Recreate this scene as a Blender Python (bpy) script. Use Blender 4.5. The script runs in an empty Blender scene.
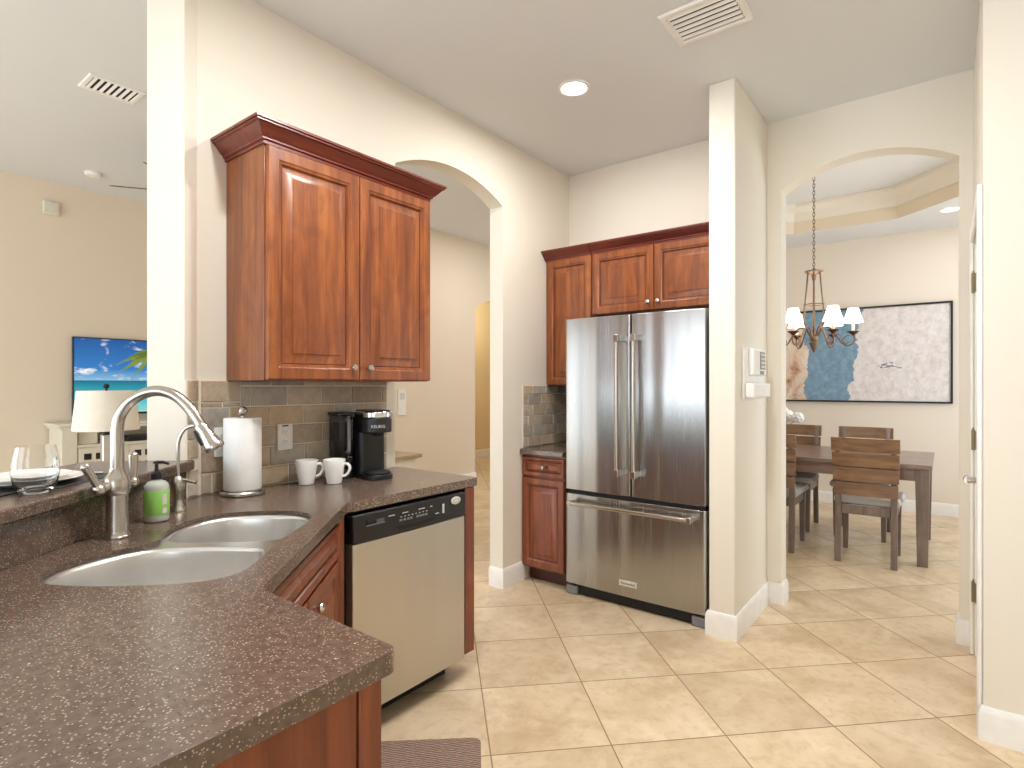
import bpy, bmesh, math, random
from mathutils import Vector, Matrix
random.seed(7)
scene = bpy.context.scene
COL = scene.collection

# ------------------------------------------------------------------ camera
cam_d = bpy.data.cameras.new('camera')
cam = bpy.data.objects.new('camera', cam_d)
COL.objects.link(cam)
cam.location = (0, 0, 1.353)
cam.rotation_euler = (math.radians(90), 0, math.radians(37.66))
cam_d.sensor_width = 36.0
cam_d.lens = 561.5 / 1024 * 36.0
cam_d.shift_y = 1.4 / 1024
cam_d.clip_start = 0.02
scene.camera = cam

# ------------------------------------------------------------------ daylight and exposure
world = bpy.data.worlds.new('daylight')
scene.world = world
world.use_nodes = True
bg = world.node_tree.nodes['Background']
bg.inputs[0].default_value = (0.83, 0.92, 1.0, 1)
bg.inputs[1].default_value = 2.5
scene.view_settings.view_transform = 'Standard'
scene.view_settings.look = 'None'
scene.view_settings.gamma = 1
scene.view_settings.use_curve_mapping = False
scene.view_settings.exposure = 0.54
scene.cycles.max_bounces = 10
scene.cycles.diffuse_bounces = 7
scene.cycles.glossy_bounces = 5
scene.cycles.transmission_bounces = 8
scene.cycles.caustics_reflective = False
scene.cycles.caustics_refractive = False
scene.cycles.sample_clamp_indirect = 6


def area_light(name, loc, rot, sx, sy, power, color=(1, 1, 1), spread=180):
    l = bpy.data.lights.new(name, 'AREA')
    l.shape = 'RECTANGLE'
    l.size, l.size_y = sx, sy
    l.energy = power
    l.color = color
    l.spread = math.radians(spread)
    o = bpy.data.objects.new(name, l)
    o.location = loc
    o.rotation_euler = rot
    COL.objects.link(o)
    return o


# daylight entering through the glass doors and windows of the rear wall and of the dining room
DAY = (0.88, 0.95, 1.0)
area_light('window_daylight', (-7.4, -3.25, 1.3), (math.radians(90), 0, 0), 2.1, 2.3, 15, DAY)
area_light('window_daylight', (-4.35, -3.25, 1.3), (math.radians(90), 0, 0), 2.7, 2.3, 38, DAY)
area_light('window_daylight', (-1.6, -3.25, 1.3), (math.radians(90), 0, 0), 1.9, 2.3, 9, DAY)
area_light('window_daylight', (1.4, -3.25, 1.3), (math.radians(90), 0, 0), 1.9, 2.3, 4, DAY)
area_light('window_daylight', (1.75, 5.6, 1.5), (0, math.radians(90), 0), 1.7, 2.2, 22, DAY)
for cx_, cy_ in ((-1.15, .95), (-.75, 1.75), (-4.0, 5.5)):      # unseen fill lights added over sink, kitchen floor and hall, without fixtures
    dl = bpy.data.lights.new('added_fill_light', 'AREA')
    dl.shape = 'DISK'
    dl.size = .14
    dl.energy = 18
    dl.color = (1, .98, .95)
    dlo = bpy.data.objects.new('added_fill_light', dl)
    dlo.location = (cx_, cy_, 2.96 if cx_ > -3 else 3.36)
    COL.objects.link(dlo)
sun_d = bpy.data.lights.new('sun', 'SUN')
sun_d.energy = 2.9
sun_d.angle = math.radians(2)
sun_d.color = (.92, .96, 1)
sun = bpy.data.objects.new('sun', sun_d)
sun.rotation_euler = (math.radians(42), 0, math.radians(8))
COL.objects.link(sun)


# ------------------------------------------------------------------ mesh helpers
def wloc(o):
    v = Vector((0, 0, 0))
    while o:
        v += o.location
        o = o.parent
    return v


class MB:
    """collects shapes into one mesh"""
    def __init__(s):
        s.bm = bmesh.new()
        s.M = Matrix.Identity(4)
        s.mi = 0

    def v(s, p):
        return s.bm.verts.new(s.M @ Vector(p))

    def f(s, vs):
        try:
            fc = s.bm.faces.new(vs)
            fc.material_index = s.mi
            return fc
        except ValueError:
            return None

    def box(s, x0, x1, y0, y1, z0, z1):
        vs = [s.v(p) for p in [(x0, y0, z0), (x1, y0, z0), (x1, y1, z0), (x0, y1, z0), (x0, y0, z1), (x1, y0, z1), (x1, y1, z1), (x0, y1, z1)]]
        for q in [(3, 2, 1, 0), (4, 5, 6, 7), (0, 1, 5, 4), (1, 2, 6, 5), (2, 3, 7, 6), (3, 0, 4, 7)]:
            s.f([vs[i] for i in q])
        return s

    def hexa(s, b, t):
        """bottom quad b and top quad t"""
        vs = [s.v(p) for p in list(b) + list(t)]
        for q in [(3, 2, 1, 0), (4, 5, 6, 7), (0, 1, 5, 4), (1, 2, 6, 5), (2, 3, 7, 6), (3, 0, 4, 7)]:
            s.f([vs[i] for i in q])
        return s

    def loft(s, rings, closed=True, cap0=True, cap1=True):
        R = [[s.v(p) for p in r] for r in rings]
        n = len(R[0])
        for a, b in zip(R[:-1], R[1:]):
            for i in range(n if closed else n - 1):
                j = (i + 1) % n
                s.f([a[i], a[j], b[j], b[i]])
        if cap0 and n > 2:
            s.f(list(reversed(R[0])))
        if cap1 and n > 2:
            s.f(R[-1])
        return s

    def lathe(s, prof, c=(0, 0, 0), seg=28, cap0=True, cap1=True, axis=None):
        c = Vector(c)
        rot = Matrix.Identity(3)
        if axis is not None:
            rot = Vector((0, 0, 1)).rotation_difference(Vector(axis).normalized()).to_matrix()
        rings = []
        for r, z in prof:
            rings.append([c + rot @ Vector((r * math.cos(2 * math.pi * i / seg), r * math.sin(2 * math.pi * i / seg), z)) for i in range(seg)])
        return s.loft(rings, True, cap0, cap1)

    def cyl(s, p0, p1, r0, r1=None, seg=16):
        p0, p1 = Vector(p0), Vector(p1)
        r1 = r0 if r1 is None else r1
        return s.lathe([(r0, 0), (r1, (p1 - p0).length)], p0, seg, axis=p1 - p0)

    def sphere(s, c, r, seg=16, rz=None):
        rz = rz or r
        n = seg // 2
        return s.lathe([(max(r * math.sin(math.pi * i / n), r * .02), -rz * math.cos(math.pi * i / n)) for i in range(n + 1)], c, seg)

    def tube(s, pts, rad, seg=12, closed=False):
        pts = [Vector(p) for p in pts]
        n = len(pts)
        if not hasattr(rad, '__len__'):
            rad = [rad] * n
        T = []
        for i in range(n):
            if closed:
                T.append((pts[(i + 1) % n] - pts[i - 1]).normalized())
            else:
                T.append((pts[min(i + 1, n - 1)] - pts[max(i - 1, 0)]).normalized())
        up = Vector((0, 0, 1)) if abs(T[0].z) < .9 else Vector((1, 0, 0))
        N = (up - T[0] * up.dot(T[0])).normalized()
        rings = []
        for i in range(n):
            if i:
                N = T[i - 1].rotation_difference(T[i]) @ N
                N = (N - T[i] * N.dot(T[i])).normalized()
            B = T[i].cross(N)
            rings.append([pts[i] + (N * math.cos(2 * math.pi * k / seg) + B * math.sin(2 * math.pi * k / seg)) * rad[i] for k in range(seg)])
        if closed:
            rings.append(rings[0])
            return s.loft(rings, True, False, False)
        return s.loft(rings)

    def prism(s, poly, z0, z1, axis='z', holes=()):
        """extrude a plan polygon; axis 'x' takes (y,z) points, 'y' takes (x,z)"""
        def P(a, b, h):
            return (a, b, h) if axis == 'z' else ((h, a, b) if axis == 'x' else (a, h, b))
        if not holes:
            b = [s.v(P(p[0], p[1], z0)) for p in poly]
            t = [s.v(P(p[0], p[1], z1)) for p in poly]
            n = len(b)
            for i in range(n):
                s.f([b[i], b[(i + 1) % n], t[(i + 1) % n], t[i]])
            s.f(list(reversed(b)))
            s.f(t)
            return s
        for h in (z0, z1):
            edges = []
            for L in [poly] + list(holes):
                vs = [s.v(P(p[0], p[1], h)) for p in L]
                for i in range(len(vs)):
                    edges.append(s.bm.edges.new((vs[i], vs[(i + 1) % len(vs)])))
            r = bmesh.ops.triangle_fill(s.bm, use_beauty=True, use_dissolve=False, edges=edges)
            for g in r['geom']:
                if isinstance(g, bmesh.types.BMFace):
                    g.material_index = s.mi
        for L in [poly] + list(holes):
            n = len(L)
            b = [s.v(P(p[0], p[1], z0)) for p in L]
            t = [s.v(P(p[0], p[1], z1)) for p in L]
            for i in range(n):
                s.f([b[i], b[(i + 1) % n], t[(i + 1) % n], t[i]])
        bmesh.ops.remove_doubles(s.bm, verts=s.bm.verts[:], dist=1e-5)
        return s

    def sweep(s, prof, path, closed=False, up=None):
        """profile (out, z) along a plan path, mitred; out is to the right of travel"""
        n = len(path)
        path = [Vector(p) for p in path]
        rings = []
        for i in range(n):
            ns = []
            for a, b in ((i - 1, i), (i, i + 1)):
                if (a < 0 or b >= n) and not closed:
                    continue
                d = (path[b % n] - path[a % n]).normalized()
                ns.append(Vector((d.y, -d.x)))
            m = ns[0] if len(ns) == 1 else (ns[0] + ns[1]) / (1 + ns[0].dot(ns[1]))
            rings.append([(path[i].x + m.x * o, path[i].y + m.y * o, z) for o, z in prof])
        if closed:
            rings.append(rings[0])
        return s.loft(rings, True, not closed, not closed)

    def panel_door(s, o, u, v, w, h, t, frame=.052):
        """a raised-panel door: nested rectangles with a depth profile; slot 1 is the glaze in the groove"""
        o, u, v = Vector(o), Vector(u).normalized(), Vector(v).normalized()
        nn = u.cross(v)
        fr = frame
        bw = min(.042, (min(w, h) / 2 - fr) * .6)
        rings = [(0, 0), (0, t - .004), (.004, t), (fr - .016, t), (fr - .010, t - .005), (fr - .004, t - .006), (fr + .001, t - .014), (fr + .005, t - .0145),
                 (fr + bw, t - .003), (fr + bw + .001, t - .0005), (fr + bw + .004, t - .0005)]
        R = []
        for ins, d in rings:
            R.append([s.v(o + u * a + v * b + nn * d) for a, b in ((ins, ins), (w - ins, ins), (w - ins, h - ins), (ins, h - ins))])
        for k, (a, b) in enumerate(zip(R[:-1], R[1:])):
            s.mi = 1 if k == 6 else 0
            for i in range(4):
                j = (i + 1) % 4
                s.f([a[i], a[j], b[j], b[i]])
        s.mi = 0
        s.f(list(reversed(R[0])))
        s.f(R[-1])
        return s

    def build(s, name, mats, parent=None, bevel=0, seg=2, angle=35, local=False, tri=False):
        bmesh.ops.recalc_face_normals(s.bm, faces=s.bm.faces[:])
        if tri:
            bmesh.ops.triangulate(s.bm, faces=[f for f in s.bm.faces if len(f.verts) > 4])
        me = bpy.data.meshes.new(name)
        s.bm.to_mesh(me)
        s.bm.free()
        if parent is not None and not local:
            me.transform(Matrix.Translation(-wloc(parent)))
        for m in (mats if isinstance(mats, (list, tuple)) else [mats]):
            me.materials.append(m)
        me.polygons.foreach_set('use_smooth', [True] * len(me.polygons))
        me.set_sharp_from_angle(angle=math.radians(angle))
        o = bpy.data.objects.new(name, me)
        COL.objects.link(o)
        if parent is not None:
            o.parent = parent
        if bevel:
            b = o.modifiers.new('bevel', 'BEVEL')
            b.width = bevel
            b.segments = seg
            b.limit_method = 'ANGLE'
            b.angle_limit = math.radians(40)
            b.harden_normals = False
        return o


def thing(name, label, cat, loc=(0, 0, 0), rz=0, group=None):
    o = bpy.data.objects.new(name, None)
    o.empty_display_size = .1
    o.location = loc
    o.rotation_euler = (0, 0, rz)
    COL.objects.link(o)
    tag(o, label, cat, group)
    return o


def tag(o, label, cat, group=None):
    o['label'] = label
    o['category'] = cat
    if group:
        o['group'] = group
    return o


def struct(o, label=None):
    o['kind'] = 'structure'
    return o


def copy_tree(o, parent=None):
    c = o.copy()
    COL.objects.link(c)
    if parent is not None:
        c.parent = parent
    for ch in list(o.children):
        copy_tree(ch, c)
    return c


def lettering(body, parent, M, size, mat, depth=.0006, name='lettering'):
    cu = bpy.data.curves.new(name, 'FONT')
    cu.body = body
    cu.size = size
    cu.align_x = 'CENTER'
    cu.align_y = 'CENTER'
    cu.extrude = depth
    cu.materials.append(mat)
    t = bpy.data.objects.new(name, cu)
    COL.objects.link(t)
    bpy.context.view_layer.update()
    me = bpy.data.meshes.new_from_object(t.evaluated_get(bpy.context.evaluated_depsgraph_get()))
    bpy.data.objects.remove(t)
    o = bpy.data.objects.new(name, me)
    COL.objects.link(o)
    o.parent = parent
    o.matrix_local = M
    return o


def smooth_loop(pts, n=6, closed=True):
    out = []
    N = len(pts)
    rng = range(N) if closed else range(N - 1)
    dim = len(pts[0])
    for i in rng:
        g = lambda k: pts[k % N] if closed else pts[max(0, min(N - 1, k))]
        p0, p1, p2, p3 = g(i - 1), g(i), g(i + 1), g(i + 2)
        for k in range(n):
            t = k / n
            out.append(tuple(.5 * (2 * p1[d] + (p2[d] - p0[d]) * t + (2 * p0[d] - 5 * p1[d] + 4 * p2[d] - p3[d]) * t * t + (3 * p1[d] - p0[d] - 3 * p2[d] + p3[d]) * t ** 3) for d in range(dim)))
    if not closed:
        out.append(tuple(pts[-1]))
    return out


def arc(cx, cy, r, a0, a1, n=8):
    return [(cx + r * math.cos(math.radians(a0 + (a1 - a0) * i / n)), cy + r * math.sin(math.radians(a0 + (a1 - a0) * i / n))) for i in range(n + 1)]


def seg_arch(y0, y1, zs, rise, n=24):
    """points of a segmental arch from (y0,zs) to (y1,zs)"""
    h = (y1 - y0) / 2
    r = (h * h + rise * rise) / (2 * rise)
    cz = zs + rise - r
    a = math.asin(h / r)
    return [((y0 + y1) / 2 + r * math.sin(-a + 2 * a * i / n), cz + r * math.cos(-a + 2 * a * i / n)) for i in range(n + 1)]


# ------------------------------------------------------------------ materials
def srgb(r, g, b):
    f = lambda c: c / 12.92 if c <= .04045 else ((c + .055) / 1.055) ** 2.4
    return (f(r / 255), f(g / 255), f(b / 255), 1)


class NT:
    def __init__(s, name):
        s.m = bpy.data.materials.new(name)
        s.m.use_nodes = True
        s.t = s.m.node_tree
        s.b = s.t.nodes['Principled BSDF']

    def n(s, kind, **kw):
        nd = s.t.nodes.new(kind)
        for k, v in kw.items():
            if k.startswith('i_'):
                key = k[2:]
                key = int(key) if key.isdigit() else key.replace('_', ' ')
                nd.inputs[key].default_value = v
            else:
                setattr(nd, k, v)
        return nd

    def l(s, a, b):
        s.t.links.new(a, b)

    def set(s, **kw):
        for k, v in kw.items():
            s.b.inputs[k.replace('_', ' ')].default_value = v
        return s

    def obj(s, scale=(1, 1, 1), rot=(0, 0, 0), loc=(0, 0, 0)):
        tc = s.n('ShaderNodeTexCoord')
        mp = s.n('ShaderNodeMapping')
        mp.inputs['Scale'].default_value = scale
        mp.inputs['Rotation'].default_value = rot
        mp.inputs['Location'].default_value = loc
        s.l(tc.outputs['Object'], mp.inputs['Vector'])
        return mp.outputs[0]

    def noise(s, vec, scale=5, detail=4, rough=.5, dist=0):
        nd = s.n('ShaderNodeTexNoise')
        nd.inputs['Scale'].default_value = scale
        nd.inputs['Detail'].default_value = detail
        nd.inputs['Roughness'].default_value = rough
        nd.inputs['Distortion'].default_value = dist
        s.l(vec, nd.inputs['Vector'])
        return nd.outputs['Fac']

    def ramp(s, fac, stops, interp='LINEAR'):
        nd = s.n('ShaderNodeValToRGB')
        cr = nd.color_ramp
        cr.interpolation = interp
        while len(cr.elements) < len(stops):
            cr.elements.new(.5)
        for e, (p, c) in zip(cr.elements, stops):
            e.position = p
            e.color = c if len(c) == 4 else (*c, 1)
        s.l(fac, nd.inputs['Fac'])
        return nd.outputs['Color']

    def math(s, op, a, b=None, c=None):
        nd = s.n('ShaderNodeMath', operation=op)
        for i, x in enumerate((a, b, c)):
            if x is None:
                continue
            if isinstance(x, (int, float)):
                nd.inputs[i].default_value = x
            else:
                s.l(x, nd.inputs[i])
        return nd.outputs[0]

    def mix(s, fac, a, b, mode='MIX'):
        nd = s.n('ShaderNodeMix', data_type='RGBA', blend_type=mode)
        for k, x in ((0, fac), (6, a), (7, b)):
            if isinstance(x, (int, float)):
                nd.inputs[k].default_value = x
            elif isinstance(x, tuple):
                nd.inputs[k].default_value = x
            else:
                s.l(x, nd.inputs[k])
        return nd.outputs[2]

    def bump(s, h, strength=.2, dist=.002):
        nd = s.n('ShaderNodeBump')
        nd.inputs['Strength'].default_value = strength
        nd.inputs['Distance'].default_value = dist
        s.l(h, nd.inputs['Height'])
        s.l(nd.outputs[0], s.b.inputs['Normal'])

    def color(s, c):
        s.l(c, s.b.inputs['Base Color'])
        return s


def plain(name, col, rough=.5, metal=0, **kw):
    t = NT(name)
    v = t.obj()
    f = t.noise(v, 14, 3)
    c0 = tuple(x * .96 for x in col[:3]) + (1,)
    c1 = tuple(min(1, x * 1.03) for x in col[:3]) + (1,)
    t.color(t.ramp(f, [(.3, c0), (.7, c1)]))
    t.set(Roughness=rough, Metallic=metal)
    for k, x in kw.items():
        t.b.inputs[k.replace('_', ' ')].default_value = x
    return t.m


def paint(name, col, bump=.05, scale=220):
    t = NT(name)
    v = t.obj()
    c0 = tuple(x * .985 for x in col[:3]) + (1,)
    t.color(t.ramp(t.noise(v, 1.3, 2), [(.35, c0), (.65, col)]))
    t.set(Roughness=.62)
    t.b.inputs['Specular IOR Level'].default_value = .3
    t.bump(t.noise(v, scale, 3), bump, .002)
    return t.m


M_WALL = paint('cream wall paint', srgb(231, 225, 213))
M_WALLB = paint('beige wall paint', srgb(227, 214, 196))
M_DIN = paint('dining wall paint', srgb(228, 219, 207))
M_WARM = paint('warm room wall paint', srgb(232, 212, 168))
M_CEIL = paint('textured ceiling paint', srgb(222, 225, 228), .25, 90)
M_TRAY = paint('tray ceiling band paint', srgb(222, 211, 190))
M_TRAYU = paint('pale tray crown paint', srgb(228, 222, 212))
M_TRIM = plain('white trim paint', srgb(238, 237, 235), .35)
M_WHITE = plain('white plastic', srgb(236, 235, 232), .4)
M_BLACK = plain('black plastic', srgb(22, 22, 24), .32)
M_BLACKM = plain('matte black', srgb(14, 14, 15), .6)
M_GREYP = plain('grey plastic', srgb(120, 122, 126), .4)
M_CHROME = plain('polished chrome', srgb(222, 222, 224), .08, 1)
M_NICKEL = plain('brushed nickel', srgb(190, 184, 176), .27, 1)
M_BRASSY = plain('aged hinge metal', srgb(150, 138, 110), .35, 1)
M_BRONZE = plain('bronze with grey patina', srgb(126, 106, 90), .42, .75)
M_RUST = plain('dark copper bronze', srgb(98, 62, 44), .45, .6)
M_PORC = plain('white porcelain', srgb(240, 240, 238), .18, Coat_Weight=.3)
M_PAPER = plain('paper towel', srgb(240, 240, 240), .9)
M_GLAZE = plain('dark glaze', srgb(70, 28, 14), .5)
M_LABEL = plain('pale label', srgb(212, 210, 200), .5)
M_LIGHTM = plain('pale marking', srgb(200, 200, 200), .5)


def wood(name, axis, cols, rough=.38, s=1.0):
    t = NT(name)
    sc = [26 * s, 26 * s, 26 * s]
    sc['xyz'.index(axis)] = 1.6 * s
    g = t.noise(t.obj(tuple(sc)), 1, 6, .6, .6)
    bl = t.noise(t.obj(tuple((7 if x > 5 else 3.2) * 1. for x in sc)), 1, 5, .6, 2.2)
    c = t.ramp(g, [(.28, cols[0]), (.5, cols[1]), (.74, cols[2])])
    t.color(t.mix(t.ramp(bl, [(.42, (0, 0, 0)), (.66, (.5, .5, .5))]), c, cols[0]))
    t.set(Roughness=rough)
    t.b.inputs['Coat Weight'].default_value = .25
    t.b.inputs['Coat Roughness'].default_value = .2
    t.bump(g, .06, .001)
    return t.m


CH = [srgb(98, 44, 16), srgb(138, 73, 29), srgb(166, 98, 44)]
M_WOOD = wood('cherry wood upright grain', 'z', CH)
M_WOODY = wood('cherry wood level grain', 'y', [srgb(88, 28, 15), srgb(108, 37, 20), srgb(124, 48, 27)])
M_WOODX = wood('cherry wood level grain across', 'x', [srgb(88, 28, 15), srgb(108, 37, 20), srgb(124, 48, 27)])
M_WOODD = wood('cherry wood base', 'z', [srgb(96, 42, 20), srgb(128, 63, 33), srgb(150, 82, 46)])
M_SLAT = wood('walnut brown slats', 'x', [srgb(108, 80, 58), srgb(140, 106, 76), srgb(160, 126, 96)], .45)
M_TABLE = wood('grey brown wood', 'z', [srgb(98, 84, 76), srgb(122, 106, 96), srgb(140, 124, 114)], .4)
M_TABLET = wood('grey brown table top', 'x', [srgb(112, 92, 80), srgb(138, 114, 100), srgb(156, 132, 118)], .3)


def steel(name, col, rough, aniso=.0, axis='z'):
    t = NT(name)
    sc = [300, 300, 300]
    sc['xyz'.index(axis)] = 3
    f = t.noise(t.obj(tuple(sc)), 1, 2)
    lo = tuple(x * .98 for x in col[:3]) + (1,)
    t.color(t.ramp(f, [(.3, lo), (.7, col)]))
    r = t.n('ShaderNodeMapRange')
    t.l(f, r.inputs[0])
    r.inputs[3].default_value = rough * .96
    r.inputs[4].default_value = rough * 1.04
    t.l(r.outputs[0], t.b.inputs['Roughness'])
    t.set(Metallic=1)
    if aniso:
        t.b.inputs['Anisotropic'].default_value = aniso
        tg = t.n('ShaderNodeTangent', direction_type='RADIAL', axis='Z')
        t.l(tg.outputs[0], t.b.inputs['Tangent'])
        t.bump(t.noise(t.obj((5.5, 5.5, .10)), 1, 1, .4), 1, .03)
    return t.m


M_STEEL = steel('brushed stainless steel', srgb(180, 180, 179), .27, .6, 'z')
M_STEELD = steel('satin stainless steel', srgb(200, 196, 189), .36, .5, 'z')
M_SINK = plain('sink stainless steel', srgb(232, 231, 229), .3, 1)


def solid_surface():
    t = NT('speckled brown solid surface')
    v = t.obj()
    base = t.ramp(t.noise(v, 60, 4), [(.35, srgb(88, 72, 62)), (.65, srgb(107, 89, 78))])
    out = base
    for sc, thr, keep, col in ((230, .36, .68, srgb(170, 152, 135)), (150, .27, .77, srgb(214, 200, 182)), (150, .28, .78, srgb(74, 60, 53))):
        vo = t.n('ShaderNodeTexVoronoi')
        vo.inputs['Scale'].default_value = sc
        t.l(v, vo.inputs['Vector'])
        sep = t.n('ShaderNodeSeparateColor')
        t.l(vo.outputs['Color'], sep.inputs[0])
        a = t.math('LESS_THAN', vo.outputs['Distance'], thr)
        b = t.math('GREATER_THAN', sep.outputs[0], keep)
        out = t.mix(t.math('MULTIPLY', a, b), out, col)
    t.color(out)
    t.set(Roughness=.23)
    t.b.inputs['Specular IOR Level'].default_value = .85
    return t.m


M_COUNTER = solid_surface()


def floor_tile():
    t = NT('beige diagonal floor tile')
    tc = t.n('ShaderNodeTexCoord')
    mp = t.n('ShaderNodeMapping', vector_type='TEXTURE')
    mp.inputs['Location'].default_value = (-1.316, 1.578, 0)
    mp.inputs['Rotation'].default_value = (0, 0, math.radians(45))
    mp.inputs['Scale'].default_value = (.456, .456, .456)
    t.l(tc.outputs['Object'], mp.inputs['Vector'])
    sep = t.n('ShaderNodeSeparateXYZ')
    t.l(mp.outputs[0], sep.inputs[0])
    g = .0055
    masks = []
    for k in (0, 1):
        fr = t.math('FRACT', sep.outputs[k])
        e = t.math('MINIMUM', fr, t.math('SUBTRACT', 1, fr))
        masks.append(e)
    e = t.math('MINIMUM', masks[0], masks[1])
    grout = t.math('LESS_THAN', e, g)
    edge = t.n('ShaderNodeMapRange')
    t.l(e, edge.inputs[0])
    edge.inputs[1].default_value = g
    edge.inputs[2].default_value = g * 3
    fl = t.n('ShaderNodeVectorMath', operation='FLOOR')
    t.l(mp.outputs[0], fl.inputs[0])
    wn = t.n('ShaderNodeTexWhiteNoise', noise_dimensions='2D')
    t.l(fl.outputs[0], wn.inputs['Vector'])
    off = t.n('ShaderNodeVectorMath', operation='MULTIPLY_ADD')
    t.l(wn.outputs['Color'], off.inputs[0])
    off.inputs[1].default_value = (9, 9, 9)
    t.l(mp.outputs[0], off.inputs[2])
    n1 = t.noise(off.outputs[0], 1.6, 7, .62, .5)
    n2 = t.noise(off.outputs[0], 9, 5, .65, .3)
    c = t.ramp(n1, [(.3, srgb(194, 169, 135)), (.5, srgb(216, 194, 162)), (.72, srgb(231, 213, 185))])
    c = t.mix(t.ramp(n2, [(.3, (.45, .45, .45)), (.52, (0, 0, 0))]), c, srgb(182, 156, 120))
    tint = t.n('ShaderNodeHueSaturation')
    v = t.n('ShaderNodeMapRange')
    t.l(wn.outputs['Value'], v.inputs[0])
    v.inputs[3].default_value = .93
    v.inputs[4].default_value = 1.05
    t.l(v.outputs[0], tint.inputs['Value'])
    t.l(c, tint.inputs['Color'])
    t.color(t.mix(grout, tint.outputs[0], srgb(146, 122, 92)))
    rr = t.math('MULTIPLY_ADD', grout, .4, .3)
    t.l(rr, t.b.inputs['Roughness'])
    t.bump(edge.outputs[0], .35, .002)
    return t.m


M_FLOOR = floor_tile()


def stone_tile():
    t = NT('tumbled slate backsplash tile')
    geo = t.n('ShaderNodeNewGeometry')
    v = t.obj()
    off = t.n('ShaderNodeVectorMath', operation='MULTIPLY_ADD')
    t.l(v, off.inputs[0])
    off.inputs[1].default_value = (1, 1, 1)
    cmb = t.n('ShaderNodeCombineXYZ')
    for k in range(3):
        t.l(t.math('MULTIPLY', geo.outputs['Random Per Island'], 17.0 + k * 5), cmb.inputs[k])
    t.l(cmb.outputs[0], off.inputs[2])
    n = t.noise(off.outputs[0], 22, 6, .65, .6)
    c = t.ramp(n, [(.28, srgb(128, 118, 107)), (.5, srgb(180, 167, 150)), (.74, srgb(216, 204, 186))])
    tone = t.ramp(geo.outputs['Random Per Island'], [(0, srgb(134, 130, 128)), (.25, srgb(192, 184, 172)), (.5, srgb(204, 178, 142)), (.75, srgb(152, 130, 112)), (1, srgb(190, 172, 148))])
    t.color(t.mix(.6, c, tone))
    t.set(Roughness=.5)
    t.bump(n, .3, .002)
    return t.m


M_STONE = stone_tile()
M_GROUT = plain('pale grout', srgb(236, 229, 214), .8)


def emit(name, col, strength):
    t = NT(name)
    t.set(Base_Color=col, Roughness=.6)
    t.b.inputs['Emission Color'].default_value = col
    t.b.inputs['Emission Strength'].default_value = strength
    return t.m


M_LENS = emit('lit lamp lens', (1, .96, .88, 1), 6)
M_SHADE = emit('lit fabric shade', (1, .93, .82, 1), 1.1)


def glass(name, col=(1, 1, 1, 1), rough=0.0, ior=1.45):
    t = NT(name)
    v = t.obj()
    c0 = tuple(x * .985 for x in col[:3]) + (1,)
    t.color(t.ramp(t.noise(v, 3, 1), [(.4, c0), (.6, col)]))
    t.set(Roughness=rough, IOR=ior)
    t.b.inputs['Transmission Weight'].default_value = 1
    return t.m


M_GLASS = glass('clear glass')
M_SMOKE = glass('smoky clear plastic', (.55, .56, .58, 1), .03, 1.3)
M_BOTTLE = plain('cloudy soap bottle', srgb(216, 224, 214), .15, Transmission_Weight=.35)
M_GREEN = plain('green soap label', srgb(150, 206, 104), .4)
M_LINEN = plain('grey white seat fabric', srgb(196, 192, 188), .85)
M_LAMPSH = plain('ivory lamp shade', srgb(230, 224, 212), .8)
M_CONSOLE = plain('cream painted wood', srgb(218, 214, 200), .5)
M_PETAL = plain('white petals', srgb(244, 244, 242), .7)
M_LEAF = plain('green leaf', srgb(104, 128, 70), .6)
M_MAT = plain('dark grey woven placemat', srgb(72, 70, 70), .7)
M_OAK = wood('light oak', 'y', [srgb(150, 124, 94), srgb(176, 150, 118), srgb(190, 166, 136)], .5)


def rug_mat():
    t = NT('brown ribbed rug')
    v = t.obj((1, 1, 1), (0, 0, math.radians(-49)))
    sep = t.n('ShaderNodeSeparateXYZ')
    n = t.noise(v, 60, 3)
    t.l(v, sep.inputs[0])
    w = t.math('SINE', t.math('ADD', t.math('MULTIPLY', sep.outputs[1], 620), t.math('MULTIPLY', n, 7)))
    t.color(t.ramp(t.math('MULTIPLY_ADD', w, .5, .5), [(.1, srgb(92, 72, 62)), (.9, srgb(172, 146, 130))]))
    t.set(Roughness=.85)
    t.bump(w, .4, .002)
    return t.m


M_RUG = rug_mat()


def painting_mat():
    t = NT('abstract brushed paint')
    v = t.obj()
    sep = t.n('ShaderNodeSeparateXYZ')
    t.l(v, sep.inputs[0])
    x, z = sep.outputs[0], sep.outputs[2]       # local: x to the right edge at 0, z up from 0
    big = t.noise(t.obj((2.2, 1, 3)), 1, 5, .6, .4)
    fine = t.noise(t.obj((15, 1, 13)), 1, 6, .72, .2)
    patch = t.noise(t.obj((5, 1, 3.5)), 1, 6, .7, .6)
    xs = t.math('ADD', x, t.math('MULTIPLY_ADD', big, .34, -.17))
    white = t.ramp(fine, [(.3, srgb(196, 190, 192)), (.5, srgb(218, 213, 213)), (.7, srgb(232, 229, 232))])
    white = t.mix(t.ramp(patch, [(.55, (0, 0, 0)), (.72, (.5, .5, .5))]), white, srgb(200, 176, 158))
    blue = t.ramp(fine, [(.25, srgb(92, 124, 148)), (.55, srgb(124, 158, 182)), (.8, srgb(158, 184, 198))])
    rust = t.ramp(patch, [(.42, srgb(228, 218, 208)), (.56, srgb(216, 190, 168)), (.70, srgb(156, 98, 62))])
    lo = t.math('GREATER_THAN', xs, -1.36)
    hi = t.math('LESS_THAN', xs, t.math('MULTIPLY_ADD', z, .12, -.92))
    c = t.mix(lo, rust, white)
    c = t.mix(t.math('MULTIPLY', lo, hi), c, blue)
    t.color(c)
    t.set(Roughness=.7)
    return t.m


M_PAINTING = painting_mat()


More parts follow.
